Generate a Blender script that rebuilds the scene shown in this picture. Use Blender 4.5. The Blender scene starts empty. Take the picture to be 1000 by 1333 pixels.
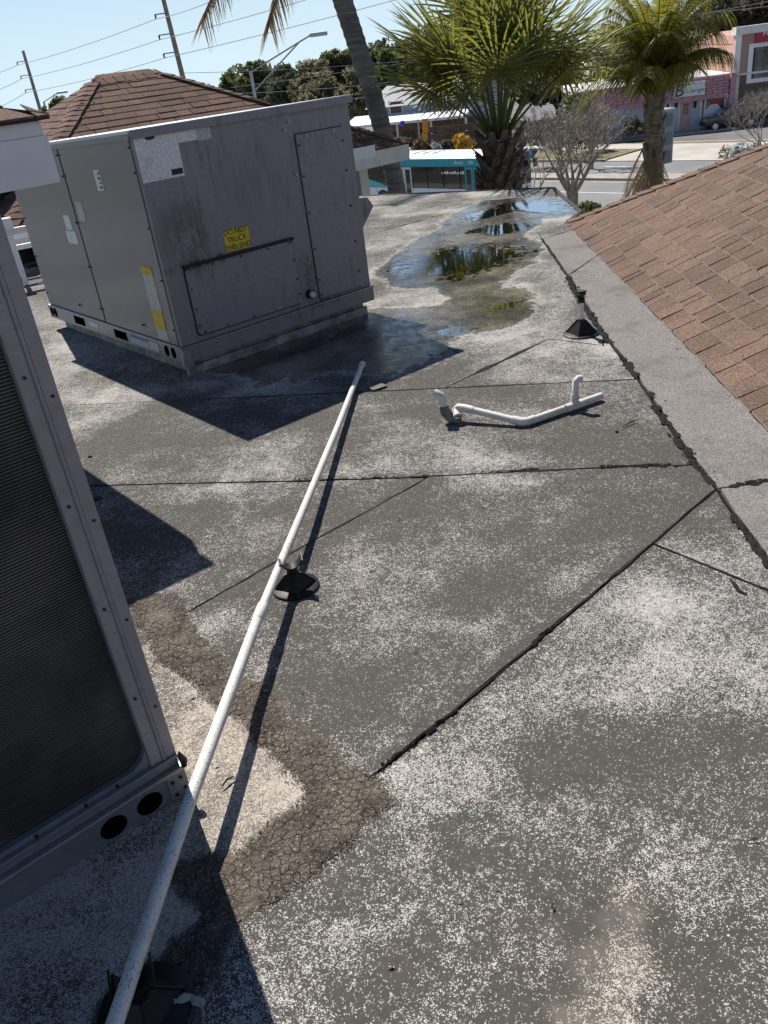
import bpy, bmesh, math, random
import numpy as np
from mathutils import Vector, Matrix, noise as mnoise
rnd = random.Random(7)
sc = bpy.context.scene
COL = sc.collection
R = math.radians
# ------------------------------------------------------------------ camera
EYE = Vector((0, 0, 1.6)); FPX = 1070.54; PITCH = 0.5021; ROLL = -0.1329
_cp, _sp, _c, _s = math.cos(PITCH), math.sin(PITCH), math.cos(ROLL), math.sin(ROLL)
CF = Vector((0, _cp, -_sp)); _r = Vector((1, 0, 0)); _u = Vector((0, _sp, _cp))
CR = _r * _c + _u * _s; CU = -_r * _s + _u * _c
cam = bpy.data.cameras.new('camera'); camo = bpy.data.objects.new('camera', cam); COL.objects.link(camo)
cam.sensor_fit = 'VERTICAL'; cam.sensor_height = 24; cam.lens = FPX / 1333 * 24
cam.clip_start = 0.05; cam.clip_end = 3000
camo.matrix_world = Matrix(((CR.x, CU.x, -CF.x, EYE.x), (CR.y, CU.y, -CF.y, EYE.y), (CR.z, CU.z, -CF.z, EYE.z), (0, 0, 0, 1)))
sc.camera = camo
# ------------------------------------------------------------------ light
SUN = Vector((0.250, -0.599, -0.760)).normalized()          # the way the sunlight travels
w = bpy.data.worlds.new('World'); sc.world = w; w.use_nodes = True
wn = w.node_tree.nodes; wn.clear()
sky = wn.new('ShaderNodeTexSky'); sky.sky_type = 'NISHITA'; sky.sun_disc = False
sky.sun_elevation = math.asin(-SUN.z); sky.sun_rotation = math.atan2(-SUN.x, -SUN.y)
sky.air_density = 1.0; sky.dust_density = 0.0; sky.ozone_density = 4.0; sky.altitude = 0
bg = wn.new('ShaderNodeBackground'); bg.inputs['Strength'].default_value = 0.05
wo = wn.new('ShaderNodeOutputWorld')
hs_ = wn.new('ShaderNodeMix'); hs_.data_type = 'RGBA'; hs_.blend_type = 'MULTIPLY'; hs_.inputs[0].default_value = 1.0
hs_.inputs[7].default_value = (0.92, 0.985, 1.12, 1)
tcw = wn.new('ShaderNodeTexCoord'); sxw = wn.new('ShaderNodeSeparateXYZ'); w.node_tree.links.new(tcw.outputs['Generated'], sxw.inputs[0])
def wm_(op, a, b):
    n = wn.new('ShaderNodeMath'); n.operation = op; n.use_clamp = True
    for i, v in enumerate((a, b)):
        if hasattr(v, 'is_linked'): w.node_tree.links.new(v, n.inputs[i])
        else: n.inputs[i].default_value = v
    return n.outputs[0]
hz_ = wm_('MULTIPLY', wm_('POWER', wm_('SUBTRACT', 1.0, sxw.outputs[2]), 4.0), 0.92)      # pale air towards the horizon
hm_ = wn.new('ShaderNodeMix'); hm_.data_type = 'RGBA'; hm_.inputs[7].default_value = (10.2, 13.0, 15.0, 1); w.node_tree.links.new(hz_, hm_.inputs[0])
w.node_tree.links.new(sky.outputs[0], hs_.inputs[6]); w.node_tree.links.new(hs_.outputs[2], hm_.inputs[6]); w.node_tree.links.new(hm_.outputs[2], bg.inputs[0]); w.node_tree.links.new(bg.outputs[0], wo.inputs[0])
sl = bpy.data.lights.new('sun', 'SUN'); sl.energy = 5.0; sl.angle = R(0.53); sl.color = (1.0, 0.945, 0.865)
so = bpy.data.objects.new('sun', sl); COL.objects.link(so); so.rotation_euler = SUN.to_track_quat('-Z', 'Y').to_euler()
so.location = (-10, 25, 30)
sc.view_settings.view_transform = 'Standard'; sc.view_settings.look = 'None'
sc.view_settings.exposure = 0.50; sc.view_settings.gamma = 1; sc.view_settings.use_curve_mapping = False

# ------------------------------------------------------------------ points
def ray(px, py): return CF + CR * ((px - 500) / FPX) - CU * ((py - 666.5) / FPX)
def G(px, py, z=0.0):
    d = ray(px, py); return EYE + d * ((z - EYE.z) / d.z)
def Y(px, py, y):
    d = ray(px, py); return EYE + d * (y / d.y)
def V(px, py, pt, n):
    d = ray(px, py); return EYE + d * ((Vector(pt) - EYE).dot(n) / d.dot(n))
def proj(p):
    d = Vector(p) - EYE; z = d.dot(CF)
    return (500 + FPX * d.dot(CR) / z, 666.5 - FPX * d.dot(CU) / z, z)

# ------------------------------------------------------------------ mesh helpers
XF = {}
def empty(name, loc=(0, 0, 0), rz=0.0, label=None, cat=None, group=None):
    o = bpy.data.objects.new(name, None); COL.objects.link(o); o.location = loc; o.rotation_euler = (0, 0, rz)
    o.empty_display_size = 0.1
    XF[o.name] = Matrix.Translation(loc) @ Matrix.Rotation(rz, 4, 'Z')
    return tag(o, label, cat, group)
def tag(o, label=None, cat=None, group=None, kind=None):
    if label: o['label'] = label
    if cat: o['category'] = cat
    if group: o['group'] = group
    if kind: o['kind'] = kind
    return o
class MB:
    def __init__(s): s.v = []; s.f = []; s.t = []; s.tint = None
    def add(s, vs, fs, tint=0.5):
        b = len(s.v); s.v += [tuple(v) for v in vs]; s.f += [tuple(b + i for i in f) for f in fs]; s.t += [tint] * len(fs)
    def box(s, lo, hi, M=None, tint=0.5):
        vs = [Vector((x, y, z)) for z in (lo[2], hi[2]) for y in (lo[1], hi[1]) for x in (lo[0], hi[0])]
        if M: vs = [M @ v for v in vs]
        s.add(vs, [(0, 2, 3, 1), (4, 5, 7, 6), (0, 1, 5, 4), (2, 6, 7, 3), (0, 4, 6, 2), (1, 3, 7, 5)], tint); return s
    def tube(s, pts, rad, n=8, cap=True, tint=0.5):
        pts = [Vector(p) for p in pts]; m = len(pts)
        rs = rad if isinstance(rad, (list, tuple)) else [rad] * m
        vs = []; up = None
        for i, p in enumerate(pts):
            t = (pts[min(i + 1, m - 1)] - pts[max(i - 1, 0)]).normalized()
            if up is None:
                up = t.cross(Vector((0, 0, 1)) if abs(t.z) < 0.9 else Vector((1, 0, 0))).normalized()
            else:
                up = (up - t * up.dot(t)).normalized()
            b = t.cross(up)
            for k in range(n):
                a = 2 * math.pi * k / n; vs.append(p + (up * math.cos(a) + b * math.sin(a)) * rs[i])
        fs = [(i * n + k, i * n + (k + 1) % n, (i + 1) * n + (k + 1) % n, (i + 1) * n + k) for i in range(m - 1) for k in range(n)]
        if cap: fs += [tuple(range(n - 1, -1, -1)), tuple((m - 1) * n + k for k in range(n))]
        s.add(vs, fs, tint); return s
    def prism(s, poly, ext, tint=0.5):          # poly: list of Vectors, extruded by vector ext
        n = len(poly); ext = Vector(ext); P = [Vector(p) for p in poly]
        s.add(P + [p + ext for p in P], [tuple(range(n - 1, -1, -1)), tuple(range(n, 2 * n))] + [(i, (i + 1) % n, n + (i + 1) % n, n + i) for i in range(n)], tint); return s
    def lathe(s, prof, c=(0, 0, 0), n=16):
        c = Vector(c); vs = []; m = len(prof)
        for r, z in prof:
            for k in range(n):
                a = 2 * math.pi * k / n; vs.append(c + Vector((r * math.cos(a), r * math.sin(a), z)))
        fs = [(i * n + k, i * n + (k + 1) % n, (i + 1) * n + (k + 1) % n, (i + 1) * n + k) for i in range(m - 1) for k in range(n)]
        s.add(vs, fs); return s
    def build(s, name, mat, parent=None, world=False, smooth=False, bevel=0, tri=False, kind=None):
        vs = s.v
        if world and parent is not None:
            mi = XF[parent.name].inverted(); vs = [mi @ Vector(v) for v in vs]
        me = bpy.data.meshes.new(name); me.from_pydata([tuple(v) for v in vs], [], s.f); me.update()
        if any(abs(t - 0.5) > 1e-6 for t in s.t):
            at = me.attributes.new('tint', 'FLOAT', 'FACE'); at.data.foreach_set('value', s.t)
        if smooth or bevel or tri:
            bm = bmesh.new(); bm.from_mesh(me)
            bmesh.ops.recalc_face_normals(bm, faces=bm.faces)
            if bevel:
                es = [e for e in bm.edges if len(e.link_faces) == 2 and e.calc_face_angle(0) > 0.6]
                bmesh.ops.bevel(bm, geom=es, offset=bevel, segments=2, affect='EDGES', profile=0.6)
            if tri: bmesh.ops.triangulate(bm, faces=[f for f in bm.faces if len(f.verts) > 4])
            bm.to_mesh(me); bm.free()
        if smooth:
            me.shade_smooth()
            try: me.set_sharp_from_angle(angle=R(40))
            except Exception: pass
        if mat: me.materials.append(mat)
        o = bpy.data.objects.new(name, me); COL.objects.link(o)
        if parent is not None: o.parent = parent
        if kind: o['kind'] = kind
        XF[o.name] = XF.get(parent.name, Matrix()) if parent is not None else Matrix()
        return o
def copy_tree(o, parent=None):
    c = o.copy(); COL.objects.link(c); c.parent = parent
    for ch in list(o.children): copy_tree(ch, c)
    return c
def place(o, loc, rz=0.0):
    o.location = loc; o.rotation_euler = (0, 0, rz); XF[o.name] = Matrix.Translation(loc) @ Matrix.Rotation(rz, 4, 'Z'); return o
def text(body, size, name, mat, parent, M, depth=0.0, sx=1.0):
    cu = bpy.data.curves.new(name, 'FONT'); cu.body = body; cu.size = size; cu.align_x = 'CENTER'; cu.align_y = 'CENTER'; cu.extrude = depth; cu.space_line = 0.95
    to = bpy.data.objects.new(name, cu); COL.objects.link(to)
    dg = bpy.context.evaluated_depsgraph_get(); me = bpy.data.meshes.new_from_object(to.evaluated_get(dg))
    bpy.data.objects.remove(to); bpy.data.curves.remove(cu)
    mb = MB(); mb.add([M @ Vector((v.co.x * sx, v.co.y, v.co.z)) for v in me.vertices], [tuple(p.vertices) for p in me.polygons]); bpy.data.meshes.remove(me)
    return mb.build(name, mat, parent)
def frame(o, x, y):                                   # matrix with local x, local y, origin o
    x = Vector(x).normalized(); y = Vector(y).normalized(); z = x.cross(y)
    return Matrix(((x.x, y.x, z.x, o[0]), (x.y, y.y, z.y, o[1]), (x.z, y.z, z.z, o[2]), (0, 0, 0, 1)))

# ------------------------------------------------------------------ materials
class NT:
    def __init__(s, name):
        s.m = bpy.data.materials.new(name); s.m.use_nodes = True; s.n = s.m.node_tree.nodes; s.l = s.m.node_tree.links
        s.n.clear(); s.out = s.n.new('ShaderNodeOutputMaterial'); s.tc = s.n.new('ShaderNodeTexCoord')
    def node(s, t, **kw):
        n = s.n.new('ShaderNode' + t)
        for k, v in kw.items():
            if k.startswith('_'): setattr(n, k[1:], v)
            else: s.set(n, k, v)
        return n
    def set(s, n, k, v):
        i = n.inputs[int(k[1:])] if k[0] == 'i' and k[1:].isdigit() else n.inputs[k.replace('__', ' ')]
        if hasattr(v, 'bl_idname') and hasattr(v, 'outputs'): v = v.outputs[0]
        if isinstance(v, bpy.types.NodeSocket): s.l.new(v, i)
        elif isinstance(v, (tuple, list)) and len(v) == 3 and i.type == 'RGBA': i.default_value = (*v, 1)
        else: i.default_value = v
    def obj(s, sc3=None):
        if sc3 is None: return s.tc.outputs['Object']
        return s.node('Mapping', i0=s.tc.outputs['Object'], i3=sc3).outputs[0]
    def noise(s, scale, detail=3, rough=0.55, vec=None, col=False):
        n = s.node('TexNoise', Vector=vec or s.obj(), Scale=scale, Detail=detail, Roughness=rough); return n.outputs[1] if col else n.outputs[0]
    def math(s, op, a, b=0.0, c=0.0, clamp=False):
        n = s.n.new('ShaderNodeMath'); n.operation = op; n.use_clamp = clamp
        for i, v in enumerate((a, b, c)): s.set(n, 'i%d' % i, v)
        return n.outputs[0]
    def ramp(s, f, lo, hi, a=0.0, b=1.0, smooth=True):
        n = s.n.new('ShaderNodeMapRange'); n.interpolation_type = 'SMOOTHSTEP' if smooth else 'LINEAR'
        for i, v in enumerate((f, lo, hi, a, b)): s.set(n, 'i%d' % i, v)
        return n.outputs[0]
    def mix(s, f, a, b, blend='MIX'):
        n = s.n.new('ShaderNodeMix'); n.data_type = 'RGBA'; n.blend_type = blend
        s.set(n, 'i0', f); s.set(n, 'i6', a); s.set(n, 'i7', b); return n.outputs[2]
    def bump(s, h, strength=0.3, dist=0.005): return s.node('Bump', Strength=strength, Distance=dist, Height=h).outputs[0]
    def bsdf(s, color, rough=0.6, metal=0.0, normal=None, spec=0.5, trans=None, coat=None):
        p = s.node('BsdfPrincipled'); s.set(p, 'Base__Color', color); s.set(p, 'Roughness', rough); s.set(p, 'Metallic', metal)
        s.set(p, 'Specular__IOR__Level', spec)
        if normal is not None: s.set(p, 'Normal', normal)
        if coat is not None:
            s.set(p, 'Coat__Weight', coat[0]); s.set(p, 'Coat__Roughness', coat[1]); s.set(p, 'Coat__IOR', 1.36); s.set(p, 'Coat__Normal', coat[2])
        sh = p.outputs[0]
        if trans:
            t = s.node('BsdfTranslucent', Color=trans[1]); mx = s.node('MixShader', i0=trans[0], i1=sh, i2=t.outputs[0]); sh = mx.outputs[0]
        s.l.new(sh, s.out.inputs[0]); return s.m
def plain(name, col, rough=0.6, metal=0.0, var=0.15, scale=8, bump=0.0, spec=0.5):
    t = NT(name); n = t.noise(scale, 5, 0.65)
    c = t.mix(t.ramp(n, 0.3, 0.7), tuple(x * (1 - var) for x in col), tuple(min(1, x * (1 + var)) for x in col))
    return t.bsdf(c, rough, metal, t.bump(t.noise(scale * 12, 3), bump, 0.003) if bump else None, spec)
M = {}
def mat_membrane():
    t = NT('granulated membrane'); P = t.obj()
    A_ = lambda n: t.node('Attribute', _attribute_name=n).outputs['Fac']
    cov, be, wet = A_('cov'), A_('beige'), A_('wet')
    cov = t.math('ADD', cov, t.math('ADD', t.ramp(t.noise(24, 4, 0.65), 0.3, 0.7, -0.15, 0.15), t.ramp(t.noise(75, 2, 0.6), 0.3, 0.7, -0.20, 0.20)))
    vor = t.node('TexVoronoi', Vector=P, Scale=480.0); vs_ = t.node('SeparateColor', Color=vor.outputs['Color'])
    vor2 = t.node('TexVoronoi', Vector=P, Scale=190.0); vr2 = t.node('SeparateColor', Color=vor2.outputs['Color']).outputs[1]
    vm = t.math('ADD', t.math('MULTIPLY', vs_.outputs[0], 0.68), t.math('MULTIPLY', vr2, 0.32))
    cov2 = t.ramp(cov, -0.25, 0.9, 0.13, 0.70, smooth=False)
    g = t.ramp(t.math('SUBTRACT', cov2, vm), -0.03, 0.04)
    vg = vs_.outputs[2]
    bare = t.mix(t.noise(30, 5, 0.7), (0.046, 0.043, 0.039), (0.094, 0.086, 0.076))
    gran = t.mix(vg, (0.25, 0.24, 0.23), (0.60, 0.585, 0.565))
    gran = t.mix(t.math('MULTIPLY', be, 0.85, clamp=True), gran, t.mix(vg, (0.33, 0.285, 0.235), (0.56, 0.495, 0.42)))
    dust = t.mix(t.math('ADD', t.math('MULTIPLY', t.ramp(cov, 0.30, 0.95), 0.34), t.math('MULTIPLY', t.ramp(be, 0.60, 1.0), 0.30), clamp=True), bare, (0.31, 0.275, 0.235))
    c = t.mix(g, dust, gran)
    wn_ = t.math('ADD', wet, t.ramp(t.noise(16, 5, 0.65), 0.3, 0.7, -0.16, 0.16))
    ring = t.math('MULTIPLY', t.ramp(wn_, 0.22, 0.36), t.ramp(wn_, 0.50, 0.38))
    c = t.mix(t.math('MULTIPLY', ring, 0.38), c, (0.46, 0.44, 0.40))
    wm = t.ramp(wn_, 0.40, 0.58)
    silt = t.mix(t.ramp(t.noise(4, 5), 0.35, 0.6), (0.30, 0.30, 0.30), (0.62, 0.57, 0.46))
    c = t.mix(wm, c, t.mix(1.0, c, silt, 'MULTIPLY'))
    hgt = t.math('ADD', t.math('MULTIPLY', vm, 0.5), t.math('MULTIPLY', g, 0.8))
    b = t.node('Bump', Strength=t.ramp(wm, 0, 1, 0.55, 0.07), Distance=0.003, Height=hgt)
    b2 = t.node('Bump', Strength=t.ramp(wm, 0, 1, 0.35, 0.08), Distance=0.03, Height=t.noise(7, 4, 0.6), Normal=b.outputs[0]).outputs[0]
    film = t.math('MULTIPLY', t.ramp(wn_, 0.52, 0.74), t.ramp(t.noise(11, 6, 0.72), 0.45, 0.57))
    cn = t.node('Bump', Strength=0.05, Distance=0.01, Height=t.noise(24, 3)).outputs[0]
    return t.bsdf(c, t.ramp(wm, 0, 1, 0.88, 0.20), 0, b2, t.ramp(wm, 0, 1, 0.22, 0.4), None, (film, 0.05, cn))
M['membrane'] = mat_membrane()
def mat_strip():
    t = NT('grey cap sheet'); v = t.node('TexVoronoi', Vector=t.obj(), Scale=330.0); r_ = t.node('SeparateColor', Color=v.outputs['Color']).outputs[0]
    c = t.mix(t.ramp(r_, 0.25, 0.8, smooth=False), (0.10, 0.096, 0.094), (0.31, 0.288, 0.270))
    c = t.mix(t.ramp(t.noise(5, 6, 0.65), 0.4, 0.75, 0, 0.35), c, (0.19, 0.165, 0.155))
    c = t.mix(t.ramp(t.noise(2.6, 7, 0.7), 0.48, 0.66, 0, 0.55), c, (0.10, 0.092, 0.084))
    return t.bsdf(c, 0.9, 0, t.bump(r_, 0.5, 0.002), 0.2)
M['strip'] = mat_strip()
def mat_mud():
    t = NT('cracked brown coating'); n = t.noise(9, 6, 0.7); g = t.node('TexVoronoi', Vector=t.obj(), Scale=340.0); r_ = t.node('SeparateColor', Color=g.outputs['Color']).outputs[0]
    c = t.mix(t.ramp(n, 0.32, 0.68), (0.062, 0.050, 0.040), (0.132, 0.110, 0.088))
    c = t.mix(t.ramp(r_, 0.93, 0.95, 0, 0.55), c, (0.42, 0.40, 0.36))
    wv = t.node('VectorMath', _operation='MULTIPLY_ADD', i0=t.noise(22, 3, 0.6, col=True), i1=(0.045, 0.045, 0.0), i2=t.obj()).outputs[0]
    v1 = t.node('TexVoronoi', _feature='DISTANCE_TO_EDGE', _voronoi_dimensions='2D', Vector=wv, Scale=44.0).outputs['Distance']; v2 = t.node('TexVoronoi', _feature='DISTANCE_TO_EDGE', _voronoi_dimensions='2D', Vector=wv, Scale=95.0).outputs['Distance']
    k1 = t.math('MULTIPLY', t.ramp(v1, 0.085, 0.012), t.ramp(t.noise(8, 4), 0.34, 0.50)); k2 = t.math('MULTIPLY', t.ramp(v2, 0.06, 0.01), t.ramp(t.noise(9, 3, vec=t.obj((1.3, 1, 1))), 0.44, 0.60))
    k = t.math('MAXIMUM', k1, t.math('MULTIPLY', k2, 0.75))
    c = t.mix(t.math('MULTIPLY', k, 0.62), c, (0.016, 0.017, 0.015))
    b1 = t.node('Bump', Strength=0.9, Distance=0.006, Height=t.math('SUBTRACT', 1.0, k)); b2 = t.node('Bump', Strength=0.5, Distance=0.003, Height=t.noise(160, 4), Normal=b1.outputs[0])
    lump = t.node('Bump', Strength=0.9, Distance=0.016, Height=t.noise(30, 4, 0.6), Normal=b2.outputs[0]).outputs[0]
    t.bsdf(c, 0.85, 0, lump, 0.25); sh = t.out.inputs[0].links[0].from_socket
    kk = t.math('GREATER_THAN', t.math('ADD', t.node('Attribute', _attribute_name='soft').outputs['Fac'], t.math('MULTIPLY', t.math('SUBTRACT', r_, 0.5), 0.45)), 0.36)
    mx = t.node('MixShader', i0=kk, i1=t.node('BsdfTransparent').outputs[0], i2=sh); t.l.new(mx.outputs[0], t.out.inputs[0]); return t.m
M['mud'] = mat_mud()
M['bitumen'] = plain('black bitumen', (0.022, 0.021, 0.020), 0.95, 0, 0.4, 30, 0.8, 0.12)
M['selvage'] = plain('smooth seam bitumen', (0.060, 0.058, 0.055), 0.6, 0, 0.3, 14, 0.35)
def mat_water():
    t = NT('puddle water'); fr = t.node('Fresnel', IOR=1.33, Normal=t.bump(t.noise(9, 3), 0.03, 0.01))
    tr = t.node('BsdfTransparent', Color=(0.74, 0.70, 0.60, 1)); gl = t.node('BsdfGlossy', Roughness=0.015, Normal=t.bump(t.noise(22, 3), 0.06, 0.006))
    mx = t.node('MixShader', i0=fr.outputs[0], i1=tr.outputs[0], i2=gl.outputs[0])
    at = t.node('Attribute', _attribute_name='edge').outputs['Fac']; k = t.ramp(t.math('ADD', at, t.ramp(t.noise(13, 5, 0.65), 0.3, 0.7, -0.55, 0.55)), 0.42, 0.55)
    m2 = t.node('MixShader', i0=k, i1=t.node('BsdfTransparent').outputs[0], i2=mx.outputs[0]); t.l.new(m2.outputs[0], t.out.inputs[0]); return t.m
M['water'] = mat_water()
def mat_shingle(name, a, b, c3):
    t = NT(name); at = t.node('Attribute', _attribute_name='tint').outputs['Fac']
    v = t.node('TexVoronoi', Vector=t.obj(), Scale=300.0); vr = t.node('SeparateColor', Color=v.outputs['Color']).outputs[0]
    c = t.mix(t.ramp(at, 0.0, 1.0, smooth=False), a, b)
    c = t.mix(t.ramp(t.noise(1.6, 4), 0.4, 0.7, 0, 0.55), c, c3)
    c = t.mix(1.0, c, t.mix(t.ramp(vr, 0.1, 0.95, smooth=False), (0.40, 0.40, 0.40), (1.85, 1.8, 1.75)), 'MULTIPLY')
    c = t.mix(t.ramp(t.noise(14, 5, 0.7), 0.6, 0.78, 0, 0.3), c, (0.08, 0.06, 0.05))
    c = t.mix(t.math('GREATER_THAN', at, 1.5), c, (0.30, 0.26, 0.225))  # pale lower edges: worn rim, and the sunlit course line put into the colour
    return t.bsdf(c, 0.92, 0, t.bump(vr, 0.55, 0.002), 0.2)
M['shingle'] = mat_shingle('brown shingle', (0.100, 0.072, 0.057), (0.152, 0.106, 0.082), (0.180, 0.115, 0.086))
M['shingle_dark'] = mat_shingle('dark brown shingle', (0.085, 0.055, 0.043), (0.17, 0.108, 0.082), (0.16, 0.095, 0.075))
M['flash'] = plain('shingle underlay', (0.05, 0.035, 0.03), 0.9)
def mat_metal(name, col, metal, rough, dirt, stains=(), bmp=.25, spk=1.0):
    t = NT(name); P = t.obj()
    st = t.noise(5, 6, 0.7, vec=t.obj((3, 3, 0.55))); sp = t.noise(38, 4, 0.6); big = t.noise(2.2, 4)
    d = t.math('MULTIPLY', t.ramp(st, 0.50, 0.74), t.ramp(big, 0.42, 0.62), clamp=True)
    c = t.mix(t.ramp(sp, 0.3, 0.7), tuple(x * (1 - .1 * spk) for x in col), tuple(x * (1 + .07 * spk) for x in col))
    c = t.mix(t.math('MULTIPLY', d, dirt), c, (0.055, 0.038, 0.035))
    for x, z, rx, rz, am in stains:
        L = t.node('VectorMath', _operation='LENGTH', i0=t.node('Mapping', i0=P, i1=(-x / rx, 0, -z / rz), i3=(1 / rx, 0, 1 / rz)).outputs[0]).outputs['Value']
        k_ = t.math('MULTIPLY', t.ramp(L, 1.0, 0.2, 0, am), t.ramp(t.math('ADD', st, t.math('MULTIPLY', sp, .5)), 0.62, 0.86), clamp=True)
        c = t.mix(k_, c, (0.065, 0.048, 0.048))
    c = t.mix(t.ramp(t.noise(90, 3), 0.66, 0.72, 0, 0.4 * dirt * spk), c, (0.05, 0.03, 0.025))
    return t.bsdf(c, t.ramp(sp, 0.2, 0.8, rough - 0.02, rough + 0.03), metal, t.bump(t.noise(3.5, 2), bmp, 0.01), 0.5)
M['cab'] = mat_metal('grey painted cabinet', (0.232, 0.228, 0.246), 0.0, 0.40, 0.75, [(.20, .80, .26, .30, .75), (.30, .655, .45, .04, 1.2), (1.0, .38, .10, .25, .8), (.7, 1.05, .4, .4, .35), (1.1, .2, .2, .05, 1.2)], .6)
M['door'] = mat_metal('grey glossy cabinet door', (0.190, 0.205, 0.232), 0.25, 0.24, 0.10, (), .04, .25)
M['rail'] = mat_metal('galvanised rail', (0.33, 0.34, 0.355), 0.75, 0.42, 0.4)
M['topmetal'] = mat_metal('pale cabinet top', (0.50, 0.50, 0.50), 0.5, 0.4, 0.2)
M['post'] = mat_metal('grey corner post', (0.27, 0.245, 0.262), 0.1, 0.45, 0.35)
M['lowrail'] = mat_metal('grey blue base rail', (0.20, 0.21, 0.225), 0.35, 0.42, 0.5)
M['curbm'] = plain('pale roof curb', (0.27, 0.265, 0.25), 0.85, 0, 0.5, 12, 0.3)
M['black'] = plain('black plastic', (0.010, 0.010, 0.010), 0.5, 0, 0.3, 20, 0.1, 0.3)
M['blackhole'] = plain('dark opening', (0.003, 0.003, 0.003), 1.0, 0, 0.1, 5, 0, 0.0)
M['screw'] = plain('dark screw', (0.03, 0.028, 0.03), 0.4, 0.6)
M['screwlit'] = plain('steel screw', (0.5, 0.5, 0.5), 0.35, 0.9)
M['gasket'] = plain('dark seam', (0.02, 0.016, 0.017), 0.8)
def mat_coil():
    t = NT('dark condenser fins'); w1 = t.node('TexWave', Vector=t.obj(), Scale=95.0, Distortion=0.6, Detail=1.0, _bands_direction='Z')
    w2 = t.node('TexWave', Vector=t.obj(), Scale=24.0, Distortion=2.0, Detail=2.0, _bands_direction='Z')
    c = t.mix(t.math('MULTIPLY', w1.outputs[1], t.ramp(t.noise(3, 4), 0.2, 0.8, 0.5, 1.0)), (0.014, 0.013, 0.013), (0.085, 0.078, 0.072))
    c = t.mix(t.ramp(t.noise(40, 3, vec=t.obj((1.5, 1, 0.2))), 0.62, 0.75, 0, 0.35), c, (0.16, 0.15, 0.14))
    return t.bsdf(c, 0.55, 0.2, t.bump(w1.outputs[1], 0.4, 0.003), 0.3)
M['coil'] = mat_coil()
M['fin'] = plain('dusty coil fins', (0.105, 0.090, 0.080), 0.5, 0.2, 0.5, 3)
def mat_label(name, base, ink, sx, sz, amt, lo=0.50):
    t = NT(name); ln = t.node('TexWave', Vector=t.obj(), Scale=sz, Distortion=0.0, _bands_direction='Z')
    wd = t.noise(sx, 2, 0.6, vec=t.obj((1.0, 1.0, 0.7)))
    k = t.math('MULTIPLY', t.ramp(ln.outputs[1], 0.35, 0.6), t.ramp(wd, lo, lo + 0.06))
    c = t.mix(t.math('MULTIPLY', k, amt), base, ink)
    c = t.mix(t.ramp(t.noise(7, 6, 0.7), 0.5, 0.72, 0, 0.4), c, tuple(x * 0.45 for x in base))
    return t.bsdf(c, 0.6)
M['labelw'] = mat_label('white printed label', (0.78, 0.78, 0.78), (0.12, 0.12, 0.125), 150, 55, 0.6)
M['labelp'] = mat_label('faded label', (0.50, 0.52, 0.50), (0.14, 0.14, 0.14), 120, 55, 0.7)
M['labely'] = mat_label('yellow warning label', (0.62, 0.44, 0.03), (0.04, 0.03, 0.01), 170, 60, 0.8, 0.54)
M['yellow'] = plain('yellow sign', (0.60, 0.47, 0.02), 0.5, 0, 0.2, 14)
M['ink'] = plain('black ink', (0.015, 0.013, 0.012), 0.6)
M['whitetext'] = plain('white lettering', (0.8, 0.8, 0.8), 0.5)
M['blueprint'] = plain('blue print', (0.08, 0.16, 0.32), 0.5)
def mat_pvc():
    t = NT('speckled white pipe'); c = t.mix(t.ramp(t.math('ADD', t.noise(170, 3, 0.6), t.math('MULTIPLY', t.noise(6, 3), 0.25)), 0.68, 0.76, 0, 0.75), (0.68, 0.665, 0.615), (0.24, 0.225, 0.20))
    c = t.mix(t.ramp(t.noise(10, 5), 0.5, 0.72, 0, 0.5), c, (0.46, 0.42, 0.35)); return t.bsdf(c, 0.45)
M['pvc'] = mat_pvc()
M['pvcd'] = plain('dirty pvc', (0.16, 0.145, 0.125), 0.6, 0, 0.5, 40)
M['white'] = plain('white painted board', (0.74, 0.74, 0.76), 0.55, 0, 0.06, 5, 0.05)
M['offwhite'] = plain('off white trim', (0.62, 0.62, 0.60), 0.6, 0, 0.12, 5)
M['asphalt'] = plain('road asphalt', (0.185, 0.185, 0.185), 0.9, 0, 0.12, 0.4, 0.2)
M['asphalt2'] = plain('parking asphalt', (0.135, 0.135, 0.138), 0.9, 0, 0.2, 0.3, 0.2)
M['concrete'] = plain('pale concrete', (0.42, 0.395, 0.355), 0.9, 0, 0.14, 0.5, 0.2)
M['kerb'] = plain('kerb concrete', (0.32, 0.30, 0.27), 0.9, 0, 0.2, 1.5)
M['paintw'] = plain('white road paint', (0.62, 0.62, 0.62), 0.7, 0, 0.2, 3)
M['painty'] = plain('yellow road paint', (0.52, 0.36, 0.11), 0.7, 0, 0.2, 3)
M['ground'] = plain('dry lawn ground', (0.10, 0.095, 0.055), 0.95, 0, 0.4, 0.2)
M['grass'] = plain('dry grass', (0.15, 0.13, 0.065), 0.95, 0, 0.45, 1.2)
M['stucco'] = plain('stucco wall', (0.55, 0.53, 0.49), 0.9, 0, 0.08, 2)
M['salmon'] = plain('salmon stucco', (0.50, 0.285, 0.225), 0.85, 0, 0.10, 0.6, 0.1)
M['mauve'] = plain('dusty rose siding', (0.45, 0.235, 0.275), 0.8, 0, 0.12, 1.5)
M['paleblue'] = plain('pale blue render', (0.42, 0.47, 0.53), 0.85, 0, 0.08, 1)
M['pinkdoor'] = plain('pink door', (0.50, 0.28, 0.30), 0.6)
M['tan'] = plain('tan pink siding', (0.36, 0.235, 0.20), 0.85, 0, 0.1, 1)
M['redsign'] = plain('red sign', (0.32, 0.015, 0.05), 0.5, 0, 0.1, 4)
M['signface'] = plain('pale sign face', (0.62, 0.65, 0.72), 0.5, 0, 0.05, 2)
M['glass'] = plain('dark window glass', (0.02, 0.022, 0.026), 0.06, 0, 0.2, 0.7, 0, 0.7)
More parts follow.
